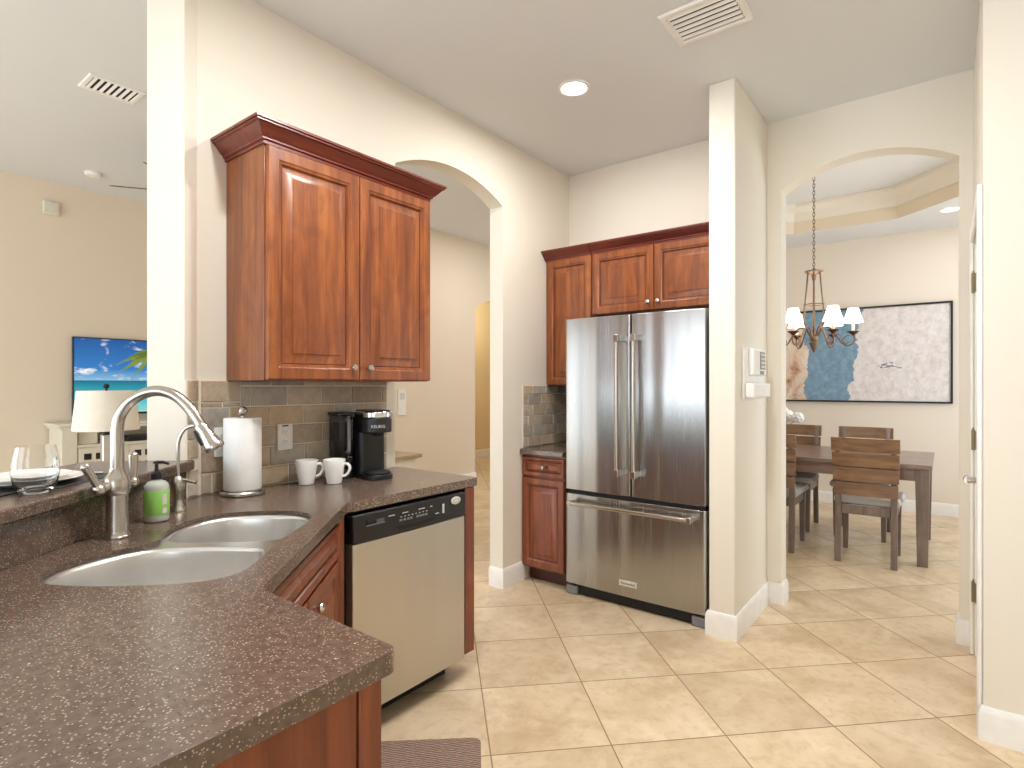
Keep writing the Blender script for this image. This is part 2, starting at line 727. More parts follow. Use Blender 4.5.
def tv_mat():
    t = NT('beach picture on screen')
    v = t.obj()
    sep = t.n('ShaderNodeSeparateXYZ')
    t.l(v, sep.inputs[0])
    z = sep.outputs[2]
    sky = t.ramp(t.math('DIVIDE', z, .8), [(.45, srgb(130, 184, 222)), (.6, srgb(44, 120, 196)), (1, srgb(18, 84, 160))])
    cl = t.noise(t.obj((1, 4.2, 9)), 1, 5, .6, .4)
    sky = t.mix(t.ramp(cl, [(.56, (0, 0, 0)), (.68, (.9, .9, .9))]), sky, srgb(232, 238, 244))
    sea = t.ramp(t.math('DIVIDE', z, .8), [(0, srgb(150, 214, 210)), (.2, srgb(60, 186, 200)), (.40, srgb(20, 130, 160)), (.45, srgb(16, 96, 140))])
    c = t.mix(t.math('GREATER_THAN', z, .36), sea, sky)
    t.l(c, t.b.inputs['Base Color'])
    t.l(c, t.b.inputs['Emission Color'])
    t.set(Roughness=.2)
    t.b.inputs['Emission Strength'].default_value = .3
    return t.m


M_TV = tv_mat()
M_PALM = emit('palm picture', srgb(118, 138, 62), .35)

# ------------------------------------------------------------------ layout
W = -2.335           # kitchen face of the left wall
WT = -2.446          # its hall face
YB = 3.76            # kitchen face of the back wall
HC = 2.99            # kitchen ceiling
HL = 3.38            # living room and hall ceiling
Z = .918             # counter top
P0 = Vector((-1.764, .31))
DD = Vector((-.652, .758))      # along the bar wall, away from the camera
NN = Vector((.758, .652))       # its kitchen side


def sn(s, n):
    p = P0 + DD * s + NN * n
    return (p.x, p.y)


# ------------------------------------------------------------------ room shell
struct(MB().box(-11, 4, -3.6, 12, -.12, 0).build('floor', M_FLOOR))
e0, e1 = sn(.822, -.138), sn(-4.6, -.138)
struct(MB().prism([(WT - .02, .86), e0, e1, (3.6, e1[1]), (3.6, YB + .12), (WT - .02, YB + .12)], HC, HC + .06).build('ceiling', M_CEIL, tri=True))
struct(MB().box(-11, 4, -3.6, 12, HL + .28, HL + .36).build('ceiling_upper', M_CEIL))
struct(MB().prism([(-11, -3.6), (e1[0], -3.6), e1, e0, (WT - .02, .86), (WT - .02, 12), (-11, 12)], HL, HL + .06).build('ceiling_living', M_CEIL, tri=True))
# header above the bar
h = [sn(.80, -.138), sn(-4.6, -.138), sn(-4.6, 0), sn(.80, 0)]
struct(MB().prism(h, HC + .065, HL + .27).build('wall_header', M_WALL))
# left wall with its arch
o = [(.993, 0), (2.0, 0)] + seg_arch(2.0, 2.925, 2.545, .118) + [(2.925, 0), (YB + .1, 0), (YB + .1, HL), (.993, HL)]
struct(MB().prism(o, WT, W, 'x').build('wall_left', M_WALL, tri=True))
c = [(W, .993), (sn(.822, 0)), (sn(.822, -.138)), (WT, .92), (WT, .993)]
struct(MB().prism(c, 0, HL).build('wall_column', M_WALL))
struct(MB().prism([sn(-1.35, -.138), sn(.818, -.138), sn(.818, -.012), sn(-1.35, -.012)], 0, 1.026).build('wall_bar', M_WALL))
# back wall, the stub beside the refrigerator, the arch to the dining room
struct(MB().box(W, -.8, YB, YB + .12, 0, HC).build('wall_back', M_WALL))
struct(MB().box(-1.022, -.882, 3.08, YB, 0, HC).build('wall_stub', M_WALL, bevel=.008))
o = [(-.8, 2.556)] + seg_arch(-.8, .058, 2.556, .13)[1:-1] + [(.058, 2.556), (.058, 0), (.25, 0), (.25, HC), (-.8, HC)]
struct(MB().prism(o, YB, YB + .12, 'y').build('wall_arch', M_WALL, tri=True))
# pantry block on the right
PX, PY = .115, 2.80
o = [(PY, 0), (2.885, 0), (2.885, 2.06), (3.63, 2.06), (3.63, 0), (YB, 0), (YB, HC), (PY, HC)]
struct(MB().prism(o, PX, .2, 'x').build('wall_pantry', M_WALL, tri=True))
struct(MB().box(.2, 3.2, PY, 2.9, 0, HC).build('wall_right', M_WALL))
struct(MB().box(.21, .9, 2.92, 3.75, 0, HC - .01).build('wall_closet', M_WALL))
struct(MB().box(3.2, 3.3, -3.3, 2.9, 0, HC).build('wall_east', M_WALL))
# rear wall with glass door openings
rear = MB()
for a, b in ((-11, -8.5), (-6.15, -5.8), (-2.9, -2.6), (-.6, .4), (2.4, 3.3)):
    rear.box(a, b, -3.4, -3.3, 0, HL + .25)
rear.box(-8.5, 2.4, -3.4, -3.3, 2.45, HL + .25)
struct(rear.build('wall_rear', M_WALL))
# living room and hall
struct(MB().box(-7.17, -7.05, -3.3, 3.6, 0, HL).build('wall_living', M_WALLB))
struct(MB().box(-7.05, -5.27, 3.6, 3.7, 0, HL).build('wall_step', M_WALLB))
o = [(3.7, 0), (5.97, 0)] + seg_arch(5.97, 6.87, 2.44, .16) + [(6.87, 0), (9, 0), (9, HL), (3.7, HL)]
struct(MB().prism(o, -5.39, -5.27, 'x').build('wall_hall', M_WALLB, tri=True))
struct(MB().box(-7.1, -7.0, 4.5, 9, 0, HL).build('wall_bedroom', M_WARM))
struct(MB().box(-7.1, WT, 9, 9.1, 0, HL).build('wall_hallend', M_WALLB))
# dining room
DW0 = -2.33
struct(MB().box(DW0, 1.8, 7.35, 7.47, 0, HC).build('wall_dining', M_DIN))
struct(MB().box(WT, DW0, YB + .12, 7.47, 0, HL).build('wall_diningwest', M_DIN))
dr = MB()
dr.box(1.8, 1.9, 3.88, 4.5, 0, HC).box(1.8, 1.9, 6.7, 7.47, 0, HC).box(1.8, 1.9, 4.5, 6.7, 2.4, HC).box(1.8, 1.9, 4.5, 6.7, 0, .6)
struct(dr.build('wall_diningeast', M_DIN))
struct(MB().box(.25, 1.9, YB + .01, YB + .12, 0, HC).build('wall_diningfront', M_DIN))
TX, TY = -.37, 6.68
ring = [(.40, 4.95), (.40, TY - .77), (TX, TY), (-1.30, TY), (-2.05, TY - .75), (-2.05, 4.95), (-1.45, 4.35), (-.2, 4.35)]
struct(MB().prism([(DW0, YB + .12), (1.9, YB + .12), (1.9, 7.47), (DW0, 7.47)], HC, HC + .06, holes=[ring]).build('ceiling_dining', M_CEIL))
# tray: two stepped bands and the raised lid
TB_ = [(-.004, HC + .001), (-.004, HC + .125), (.02, HC + .125), (.02, HC + .062), (-.002, HC + .062), (-.002, HC + .001)]
TU_ = [(-.012, HC + .1255), (-.03, HC + .15), (-.034, HC + .20), (-.05, HC + .24), (-.075, HC + .265), (-.08, HC + .298), (.08, HC + .298), (.08, HC + .1255)]
struct(MB().sweep(TB_, ring, closed=True).build('trim_tray', M_TRAY))
struct(MB().sweep(TU_, ring, closed=True).build('trim_crown', M_TRAYU))
struct(MB().box(DW0, .9, 4.2, TY + .2, HC + .30, HC + .34).build('ceiling_tray', M_CEIL))

# baseboards
BB = [(0, 0), (.015, 0), (.015, .105), (.011, .118), (.006, .128), (0, .13)]


def baseboard(name, path):
    return struct(MB().sweep(BB, path).build(name, M_TRIM))


baseboard('baseboard_left', [(WT, 2.925), (W, 2.925), (W, 3.15)])
baseboard('baseboard_back', [(-1.022, 3.1), (-1.022, 3.08), (-.882, 3.08), (-.882, YB), (-.8, YB), (-.8, YB + .12)])
baseboard('baseboard_arch', [(.058, YB + .12), (.058, YB), (PX, YB), (PX, 3.705)])
baseboard('baseboard_right', [(PX, 2.812), (PX, PY), (3.2, PY)])
baseboard('baseboard_dining', [(DW0, 7.35), (1.8, 7.35)])
baseboard('baseboard_hall', [(-5.27, 3.7), (-5.27, 5.97), (-5.39, 5.97)])
baseboard('baseboard_bedroom', [(-7.0, 4.5), (-7.0, 9)])

# pantry door, seen edge-on
d = MB()
d.M = Matrix.Identity(4)
d.box(.130, .165, 2.888, 3.627, .008, 2.057)
for z0, z1 in ((.14, .86), (1.0, 1.93)):
    d.panel_door((.130, 3.53, z0), (0, -1, 0), (0, 0, 1), 0.55, z1 - z0, .006, .03)
door = struct(d.build('door_1', M_TRIM, bevel=.002))
cs = MB()
CP = [(2.815, 0), (2.815, 2.13), (3.70, 2.13), (3.70, 0), (3.64, 0), (3.64, 2.07), (2.875, 2.07), (2.875, 0)]
cs.prism(CP, PX - .018, PX - .0005, 'x')
cs.build('casing', M_TRIM, door, bevel=.006, tri=True)
for zz in (.32, 1.08, 1.865):
    hg = MB()
    hg.cyl((.111, 3.635, zz - .05), (.111, 3.635, zz + .05), .008, seg=10)
    hg.box(.1155, .1295, 3.60, 3.634, zz - .045, zz + .045)
    hg.cyl((.111, 3.635, zz + .05), (.111, 3.635, zz + .062), .005, .003, 8)
    hg.build('hinge', M_BRASSY, door)
lv = MB()
lv.lathe([(.026, 0), (.026, .006), (.018, .010)], (.1298, 2.945, .968), 20, axis=(-1, 0, 0))
lv.cyl((.121, 2.945, .968), (.070, 2.945, .968), .012, seg=12)
lv.tube([(.073, 2.94, .968), (.070, 2.97, .968), (.070, 3.01, .969), (.071, 3.05, .967)], [.014, .013, .011, .009], 12)
lv.build('lever_handle', M_NICKEL, door)


# ------------------------------------------------------------------ backsplash
def tiles(mb, rows, face):
    """rows of (z0, z1, [joint positions]); face(u0,u1,z0,z1) adds one bevelled tile"""
    for z0, z1, js in rows:
        for a, b in zip(js[:-1], js[1:]):
            face(mb, a + .0028, b - .0028, z0 + .0028, z1 - .0028)


def tile_on(org, du, nrm, th=.006):
    org, du, nrm = Vector(org), Vector(du), Vector(nrm)

    def face(mb, a, b, z0, z1):
        k = .003
        def q(ins, d):
            return [org + du * u + Vector((0, 0, zz)) + nrm * d for u, zz in ((a + ins, z0 + ins), (b - ins, z0 + ins), (b - ins, z1 - ins), (a + ins, z1 - ins))]
        mb.loft([q(0, 0), q(0, th - k), q(k, th)])
    return face


rowz = [Z + .002, 1.002, 1.089, 1.178, 1.264, 1.350, 1.374]
joints = [
    [1.005, 1.048, 1.247, 1.38, 1.56, 1.73, 1.94],
    [1.005, 1.13, 1.29, 1.462, 1.63, 1.80, 1.94],
    [1.005, 1.16, 1.322, 1.555, 1.72, 1.94],
    [1.005, 1.117, 1.284, 1.455, 1.62, 1.80, 1.94],
    None,
    [1.165, 1.30, 1.46, 1.62, 1.78, 1.94],
]
bs = MB()
fw = tile_on((W + .003, 0, 0), (0, 1, 0), (1, 0, 0))
rows = [(rowz[i], rowz[i + 1], joints[i]) for i in (0, 1, 2, 3, 5)]
rows.append((rowz[4], rowz[5], [1.165, 1.205, 1.374, 1.548, 1.717, 1.905, 1.94]))
rows.append((1.284, 1.374, [1.005, 1.165]))
rows.append((1.264, 1.284, [1.005, 1.09, 1.165]))
tiles(bs, rows, fw)
# short return on the angled face
q0 = sn(.826, .003)
fd = tile_on((q0[0], q0[1], 0), (-.42, .9075, 0), (.9075, .42, 0))
tiles(bs, [(.921, .975, [.004, .062]), (.975, 1.028, [.004, .062]), (1.068, 1.14, [.004, .062]), (1.14, 1.2, [.004, .062]), (1.2, 1.29, [.004, .062]), (1.29, 1.374, [.004, .062])], fd)
bso = struct(bs.build('trim_backsplash', M_STONE))
gr = MB().box(W + .0005, W + .003, 1.003, 1.943, Z + .001, 1.376)
gr.prism([(-2.2995, .9335), (-2.297, .935), (W + .003, 1.003), (W + .0005, 1.003)], Z + .001, 1.376)
gr.build('grout', M_GROUT, bso)
bs = MB()
jz = [.918, .99, 1.065, 1.14, 1.215, 1.29, 1.352]
fw = tile_on((W + .003, 0, 0), (0, 1, 0), (1, 0, 0))
tiles(bs, [(jz[i], jz[i + 1], [3.145, 3.2 + .06 * (i % 2), 3.36 + .06 * (i % 2), 3.52 + .06 * (i % 2), 3.74]) for i in range(6)], fw)
fb = tile_on((0, YB - .003, 0), (1, 0, 0), (0, -1, 0))
tiles(bs, [(jz[i], jz[i + 1], [-2.32, -2.25 + .06 * (i % 2), -2.12 + .06 * (i % 2), -1.96, -1.80]) for i in range(6)], fb)
bso = struct(bs.build('trim_cornertile', M_STONE))
MB().box(W + .0005, W + .003, 3.14, YB - .0005, .917, 1.354).box(W + .003, -1.8, YB - .003, YB - .0005, .917, 1.354).build('grout', M_GROUT, bso)


# ------------------------------------------------------------------ cabinets
def knob(parent, p, n, mat=None):
    p, n = Vector(p), Vector(n).normalized()
    return MB().lathe([(.006, 0), (.005, .010), (.013, .016), (.0155, .022), (.013, .028), (.006, .031)], p, 18, axis=n).build('knob', mat or M_NICKEL, parent)


CROWN = [(0, 0), (.006, 0), (.006, .014), (.014, .018), (.014, .026), (.024, .036), (.040, .060), (.048, .072), (.056, .076), (.056, .084), (.062, .086), (.062, .098), (0, .098)]

# wall cabinet above the coffee machine
CX = -2.037
cab = thing('wall_cabinet', 'two-door cherry wall cabinet above the coffee machine', 'cabinet', (W + .15, 1.53, 1.372))
MB().box(W + .001, CX, 1.107, 1.957, 1.372, 2.29).build('carcass', [M_WOOD], cab, bevel=.002)
zt = 2.262
for a, b, kx in ((1.111, 1.529, 1.489), (1.534, 1.954, 1.572)):
    dm = MB().panel_door((CX + .001, a, 1.376), (0, 1, 0), (0, 0, 1), b - a, zt - 1.376, .020, .06)
    dr_ = dm.build('door', [M_WOOD, M_GLAZE], cab)
    knob(dr_, (CX + .021, kx, 1.43), (1, 0, 0))
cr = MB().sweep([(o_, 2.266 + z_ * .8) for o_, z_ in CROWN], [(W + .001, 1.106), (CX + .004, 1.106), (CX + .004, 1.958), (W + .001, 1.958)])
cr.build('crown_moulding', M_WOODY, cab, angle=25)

# wall cabinets over the refrigerator
FY = 3.418
cab = thing('wall_cabinet', 'tall narrow cherry wall cabinet in the corner left of the refrigerator', 'cabinet', (-2.14, 3.6, 1.354))
MB().box(W + .001, -1.943, FY + .021, YB - .012, 1.354, 2.29).build('carcass', M_WOOD, cab, bevel=.002)
dr_ = MB().panel_door((W + .022, FY + .020, 1.357), (1, 0, 0), (0, 0, 1), .365, 2.262 - 1.357, .020, .058).build('door', [M_WOOD, M_GLAZE], cab)
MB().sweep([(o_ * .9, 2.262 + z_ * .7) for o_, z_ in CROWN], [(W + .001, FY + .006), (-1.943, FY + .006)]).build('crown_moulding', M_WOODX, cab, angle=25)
cab = thing('wall_cabinet', 'low two-door cherry wall cabinet directly above the refrigerator', 'cabinet', (-1.48, 3.6, 1.838))
MB().box(-1.940, -1.024, FY + .021, YB - .001, 1.838, 2.29).build('carcass', M_WOOD, cab, bevel=.002)
for a, b, kx in ((-1.937, -1.489, -1.519), (-1.484, -1.014, -1.452)):
    dr_ = MB().panel_door((a, FY + .020, 1.842), (1, 0, 0), (0, 0, 1), b - a, 2.262 - 1.842, .020, .058).build('door', [M_WOOD, M_GLAZE], cab)
    knob(dr_, (kx, FY - .001, 1.893), (0, -1, 0))
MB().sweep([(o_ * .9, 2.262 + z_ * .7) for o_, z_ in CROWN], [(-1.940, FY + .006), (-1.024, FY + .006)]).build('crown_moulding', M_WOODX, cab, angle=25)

# base cabinet beside the refrigerator
BY = 3.125
cab = thing('base_cabinet', 'narrow cherry base cabinet with a drawer, between wall and refrigerator', 'cabinet', (-2.14, 3.45, 0))
MB().box(W + .001, -1.985, BY + .021, YB - .004, .1, .876).build('carcass', M_WOODD, cab, bevel=.002)
MB().box(W + .016, -1.985, BY + .09, BY + .11, .001, .099).build('toe_kick', M_GLAZE, cab)
dw = MB().panel_door((W + .010, BY + .020, .735), (1, 0, 0), (0, 0, 1), .338, .128, .019, .026).build('drawer', [M_WOODD, M_GLAZE], cab)
knob(dw, (-2.135, BY + .001, .80), (0, -1, 0))
MB().panel_door((W + .010, BY + .020, .115), (1, 0, 0), (0, 0, 1), .338, .605, .019, .055).build('door', [M_WOODD, M_GLAZE], cab)
tag(MB().box(W + .001, -1.982, BY - .017, YB - .004, .878, .916).build('countertop', M_COUNTER, bevel=.006), 'short dark speckled countertop piece beside the refrigerator', 'countertop')

# dishwasher wall run: end panel
pan = MB().prism([(-2.30, 0), (-1.93, 0), (-1.93, .112), (-1.752, .112), (-1.752, .878), (-2.30, .878)], 1.917, 1.980, 'y').build('end_panel', M_WOODD, bevel=.002)
tag(pan, 'cherry end panel closing the counter run right of the dishwasher', 'panel')

# angled sink base
A, B = Vector((-1.770, 1.243)), Vector((-1.195, .602))
u = (A - B).normalized()
L = (A - B).length
nn = Vector((u.y, -u.x))
if nn.x < 0:
    nn = -nn
cab = thing('sink_base_cabinet', 'angled cherry cabinet under the double sink, false drawer front above doors', 'cabinet', ((A.x + B.x) / 2, (A.y + B.y) / 2, 0))


def fp(k, z, off=0):
    p = B + u * k + nn * off
    return (p.x, p.y, z)


ff = MB()
ff.hexa([fp(0, .1, -.022), fp(0, .1, -.002), fp(L, .1, -.002), fp(L, .1, -.022)], [fp(0, .876, -.022), fp(0, .876, -.002), fp(L, .876, -.002), fp(L, .876, -.022)])
ff.build('face_frame', M_WOODD, cab, bevel=.002)
tk = MB()
tk.hexa([fp(.05, .001, -.09), fp(.05, .001, -.075), fp(L - .05, .001, -.075), fp(L - .05, .001, -.09)], [fp(.05, .099, -.09), fp(.05, .099, -.075), fp(L - .05, .099, -.075), fp(L - .05, .099, -.09)])
tk.build('toe_kick', M_GLAZE, cab)
uu = (u.x, u.y, 0)


def on_face(k, z):
    return fp(k, z, -.001)


df = MB()
df.panel_door(on_face(.03, .735), uu, (0, 0, 1), L - .065, .118, .019, .026)
df.build('drawer_front', [M_WOODD, M_GLAZE], cab)
half = (L - .065) / 2
for i in range(2):
    k0 = .03 + i * (half + .003)
    dr_ = MB().panel_door(on_face(k0, .115), uu, (0, 0, 1), half - .003, .608, .019, .05).build('door', [M_WOODD, M_GLAZE], cab)
    knob(dr_, fp(k0 + (half - .03 if i == 0 else .052), .684, .018), (nn.x, nn.y, 0), M_CHROME)
# corner post between sink base and dishwasher
st = MB().prism([(-1.754, 1.226), (-1.752, 1.258), (-1.79, 1.258), (-1.79, 1.268)], .1, .876)
st.build('corner_stile', M_WOODD, cab)

# peninsula base
cab = thing('peninsula_cabinet', 'cherry peninsula base with a plain end panel below the near countertop', 'cabinet', (-1.0, .2, 0))
MB().prism([(-.746, .002), (-.746, .575), (-1.15, .575), (-1.15, .002)], .1, .876).build('carcass', M_WOODD, cab)
MB().prism([(-.800, .002), (-.800, .52), (-1.15, .52), (-1.15, .002)], .001, .099).build('toe_kick', M_GLAZE, cab)
MB().box(-.745, -.735, .0, .552, .1, .876).build('end_panel', M_WOODD, cab, bevel=.0015)
MB().box(-.745, -.731, .5545, .598, .1, .876).build('corner_stile', M_WOODD, cab, bevel=.002)

# ------------------------------------------------------------------ main countertop, sink cut-out
tip = arc(-.717 - .02, .622 - .02, .02, 90, 0, 6)
outl = [(W + .012, 2.008)] + [(-1.752 - .02, 2.008)] + arc(-1.749 - .02, 2.005 - .017, .02, 90, 0, 4)[1:]
outl += [(-1.749, 1.30), (-1.757, 1.276)]
outl += [(-1.192, .656), (-1.180, .642), (-1.172, .634), (-1.158, .623)] + tip
ps = sn(-.56, .0105)
outl += [(-.717, -.12), (ps[0], -.12), sn(.80, .0105), (-2.293, .952), (W + .012, 1.03)]
SINK = smooth_loop([(-.122, .40), (-.118, .25), (-.08, .145), (.02, .115), (.12, .152), (.19, .20), (.245, .225), (.31, .202), (.40, .188), (.50, .205), (.575, .255),
                    (.605, .38), (.59, .50), (.52, .567), (.40, .578), (.24, .568), (.08, .575), (-.04, .572), (-.10, .52)], 4)
hole = [sn(*p) for p in SINK]
big_hole = [sn(.24 + (p[0] - .24) * 1.11, .36 + (p[1] - .36) * 1.16 - .006) for p in SINK]


def slab(outer, inner, inner_low, zt_, zl, zb_):
    """a slab with a thin lip round its cut-out and a thicker built-up edge"""
    m = MB()
    for h_, hl in ((zt_, inner), (zb_, inner_low)):
        ed = []
        for L_ in (outer, hl):
            vs = [m.v((p[0], p[1], h_)) for p in L_]
            ed += [m.bm.edges.new((vs[i_], vs[(i_ + 1) % len(vs)])) for i_ in range(len(vs))]
        bmesh.ops.triangle_fill(m.bm, use_beauty=True, use_dissolve=False, edges=ed)
    for rings_ in ([(outer, zb_), (outer, zt_)], [(inner, zt_), (inner, zl), (inner_low, zl), (inner_low, zb_)]):
        m.loft([[(p[0], p[1], z_) for p in L_] for L_, z_ in rings_], True, False, False)
    bmesh.ops.remove_doubles(m.bm, verts=m.bm.verts[:], dist=1e-5)
    return m


ct = slab(outl, hole, big_hole, Z, Z - .013, Z - .037)
tag(ct.build('countertop', M_COUNTER, bevel=.009, seg=4), 'long dark speckled countertop holding the sink and wrapping to the near peninsula', 'countertop')
# raised bar and its speckled riser
bar = thing('bar_ledge', 'raised speckled bar ledge behind the sink faucet', 'countertop', (-1.9, .4, Z))
bo = [sn(-1.35, -.36), sn(.818, -.36), sn(.818, -.001)] + [sn(.838, .001), sn(.843, .012), sn(.838, .028), sn(.825, .036)] + [sn(-1.35, .036)]
MB().prism(bo, 1.030, 1.067).build('ledge_top', M_COUNTER, bar, bevel=.006)
MB().prism([sn(-1.35, -.0105), sn(.818, -.0105), sn(.818, .0095), sn(-1.35, .0075)], Z + .001, 1.029).build('riser', M_COUNTER, bar)

# sink
sk = thing('sink', 'undermount stainless double-bowl kitchen sink set at an angle', 'sink', (*sn(.24, .37), .66))
BIG = smooth_loop([(-.116, .40), (-.112, .25), (-.074, .155), (.02, .125), (.12, .162), (.185, .215), (.215, .30), (.215, .45), (.19, .535), (.08, .565), (-.04, .562), (-.092, .51)], 4)
SML = smooth_loop([(.262, .30), (.29, .225), (.34, .205), (.40, .198), (.495, .214), (.567, .262), (.596, .38), (.58, .495), (.515, .557), (.40, .568), (.30, .555), (.265, .47)], 4)


def scl(pts, f, d=0):
    cx = sum(p[0] for p in pts) / len(pts)
    cy = sum(p[1] for p in pts) / len(pts)
    return [(cx + (p[0] - cx) * f, cy + (p[1] - cy) * f) for p in pts]


zr = Z - .0135
flange = [(.24 + (p[0] - .24) * 1.05, .365 + (p[1] - .365) * 1.07) for p in SINK]
fl = MB().prism([sn(*p) for p in flange], zr - .0025, zr, holes=[[sn(*p) for p in BIG], [sn(*p) for p in SML]])
fl.build('rim', M_SINK, sk)
for nm, L_ in (('bowl', BIG), ('bowl', SML)):
    rg = []
    for f_, dz in ((1.0, 0), (.985, -.012), (.97, -.05), (.945, -.15), (.90, -.19), (.82, -.207), (.4, -.212), (.13, -.214)):
        rg.append([(*sn(*p), zr - .001 + dz) for p in scl(L_, f_)])
    bw = MB().loft(rg, True, False, False).build(nm, M_SINK, sk, angle=60)
    sol = bw.modifiers.new('sheet', 'SOLIDIFY')
    sol.thickness = .002
    sol.offset = 1
    cx = sum(p[0] for p in L_) / len(L_)
    cy = sum(p[1] for p in L_) / len(L_)
    MB().lathe([(.055, 0), (.055, .004), (.04, .002), (.03, -.004), (.004, -.004)], (*sn(cx, cy), zr - .213), 24).build('drain', M_CHROME, bw)

# ------------------------------------------------------------------ dishwasher
DX = -1.742
dwt = thing('dishwasher', 'stainless dishwasher with a black control strip under the counter', 'dishwasher', (-2.0, 1.6, 0))
MB().box(-2.28, -1.795, 1.272, 1.910, .105, .868).build('tub', M_BLACKM, dwt)
MB().box(-2.2, -1.86, 1.30, 1.895, .002, .104).build('kick_plate', M_BLACKM, dwt)


def bowed(y0, y1, z0, z1, x0, x1, bow=.006, n=12):
    pts = [(x0, y0), (x0, y1)]
    for i in range(n + 1):
        t = 1 - i / n
        pts.append((x1 - bow * (2 * t - 1) ** 2, y0 + (y1 - y0) * t))
    return MB().prism(pts, z0, z1)


dd = bowed(1.292, 1.908, .104, .757, -1.793, DX + .001).build('door', M_STEELD, dwt, bevel=.004)
cp = bowed(1.290, 1.910, .759, .866, -1.793, DX + .006).build('control_panel', M_BLACK, dwt, bevel=.006)
xf = DX + .0065
g = MB()
g.box(xf - .004, xf + .0006, 1.35, 1.435, .822, .838)
g.build('vent_grille', M_BLACKM, cp)
g = MB()
for k in range(9):
    g.box(xf - .003, xf + .0016, 1.395 + k * .0042, 1.397 + k * .0042, .823, .837)
g.box(xf - .003, xf + .0018, 1.347, 1.435, .818, .821)
g.build('vent_fin', M_GREYP, cp)
hr = MB()
hr.prism([(1.50, .776), (1.56, .770), (1.64, .770), (1.70, .776), (1.72, .788), (1.48, .788)], xf - .004, xf + .0012, 'x')
hr.build('handle_recess', M_BLACKM, cp)
for k, yy in enumerate((1.515, 1.535, 1.555, 1.572, 1.605, 1.622, 1.639, 1.656)):
    g = MB().box(xf - .002, xf + .003, yy - .006, yy + .006, .806, .814)
    g.build('button', M_GREYP, cp, bevel=.001)
mk = []
for yy, w_ in ((1.47, .03), (1.54, .03), (1.63, .035), (1.685, .012), (1.72, .02)):
    mk.append((yy - w_ / 2, yy + w_ / 2, .836 if yy < 1.7 else .80, .839 if yy < 1.7 else .803))
for k in range(8):
    mk.append((1.515 + k * .02, 1.522 + k * .02, .822, .8245))
for y0_, y1_, z0_, z1_ in mk:
    MB().box(xf - .002, xf + .0012, y0_, y1_, z0_, z1_).build('marking', M_LIGHTM, cp)
g = MB().box(xf - .005, xf + .0028, 1.752, 1.762, .796, .836)
g.build('button', M_LIGHTM, cp, bevel=.001)
g = MB()
g.M = Matrix.Translation((xf - .003, 1.838, .838)) @ Matrix.Diagonal((1, 1.7, 1, 1))
g.lathe([(.017, 0), (.017, .004), (.014, .0055)], (0, 0, 0), 28, axis=(1, 0, 0))
bd = g.build('badge', M_LABEL, cp)
g = MB()
g.tube([(xf + .003, 1.838 + .018 * math.cos(a), .838 + .008 * math.sin(a)) for a in [2 * math.pi * i / 24 for i in range(24)]], .0011, 6, closed=True)
g.build('badge_ring', M_GREYP, bd)

# ------------------------------------------------------------------ refrigerator
X0, X1, FR = -1.963, -1.045, 3.105
fr = thing('refrigerator', 'stainless French-door refrigerator with a bottom freezer drawer', 'refrigerator', ((X0 + X1) / 2, 3.4, 0))
MB().box(X0 + .012, X1 - .002, FR + .075, YB - .03, .045, 1.762).build('cabinet_body', M_BLACK, fr, bevel=.004)


def fdoor(x0, x1, z0, z1, bl, br, name):
    """door with a gently bowed front and soft side edges"""
    n = 90
    pts = [(x1, FR + .068), (x0, FR + .068)]
    for i in range(n + 1):
        t = i / n
        x = x0 + (x1 - x0) * t
        e = min(t / .022, 1) if bl else 1
        e2 = min((1 - t) / .022, 1) if br else 1
        dip = .009 * (1 - math.sqrt(max(0, 1 - (1 - e) ** 2))) + .009 * (1 - math.sqrt(max(0, 1 - (1 - e2) ** 2)))
        wave = .007 * (2 * t - 1) ** 2
        pts.append((x, FR + dip + wave))
    return MB().prism(pts, z0, z1).build(name, M_STEEL, fr, bevel=.003)


XS = -1.499
d1 = fdoor(X0, XS - .003, .682, 1.782, True, True, 'door')
d2 = fdoor(XS + .003, X1, .682, 1.782, True, True, 'door')
dz = fdoor(X0, X1, .075, .655, True, True, 'freezer_drawer')
for dd_, hx in ((d1, -1.562), (d2, -1.452)):
    hb = MB()
    hb.tube([(hx, FR - .058, .835), (hx, FR - .060, .93), (hx, FR - .061, 1.23), (hx, FR - .060, 1.53), (hx, FR - .058, 1.625)], .0135, 14)
    ho = hb.build('handle', M_NICKEL, dd_)
    for zz in (.825, 1.635):
        bk = MB().box(hx - .016, hx + .016, FR - .072, FR - .044, zz - .022, zz + .022)
        bk.hexa([(hx - .013, FR - .046, zz - .018), (hx + .013, FR - .046, zz - .018), (hx + .016, FR + .006, zz - .014), (hx - .016, FR + .006, zz - .014)],
                [(hx - .013, FR - .046, zz + .018), (hx + .013, FR - .046, zz + .018), (hx + .016, FR + .006, zz + .014), (hx - .016, FR + .006, zz + .014)])
        bk.build('bracket', M_NICKEL, ho, bevel=.003)
hb = MB().tube([(X0 + .075, FR - .055, .605), (-1.5, FR - .057, .605), (X1 - .082, FR - .055, .605)], .0135, 14)
ho = hb.build('handle', M_NICKEL, dz)
for hx in (X0 + .07, X1 - .076):
    bk = MB().box(hx - .014, hx + .014, FR - .07, FR - .042, .588, .622)
    bk.box(hx - .012, hx + .012, FR - .043, FR + .008, .592, .618)
    bk.build('bracket', M_NICKEL, ho, bevel=.003)
bd = MB().box(-1.572, -1.456, FR - .0035, FR + .004, .140, .174).build('badge', M_LABEL, dz, bevel=.001)
MT = Matrix.Translation(Vector((-1.514, FR - .0042, .157)) - wloc(bd)) @ Matrix.Rotation(math.radians(90), 4, 'X')
lettering('KitchenAid', bd, MT, .0205, M_BLACKM)
MB().box(X0 + .02, X1 - .01, FR + .02, FR + .066, .656, .681).build('gap_seal', M_BLACKM, fr)
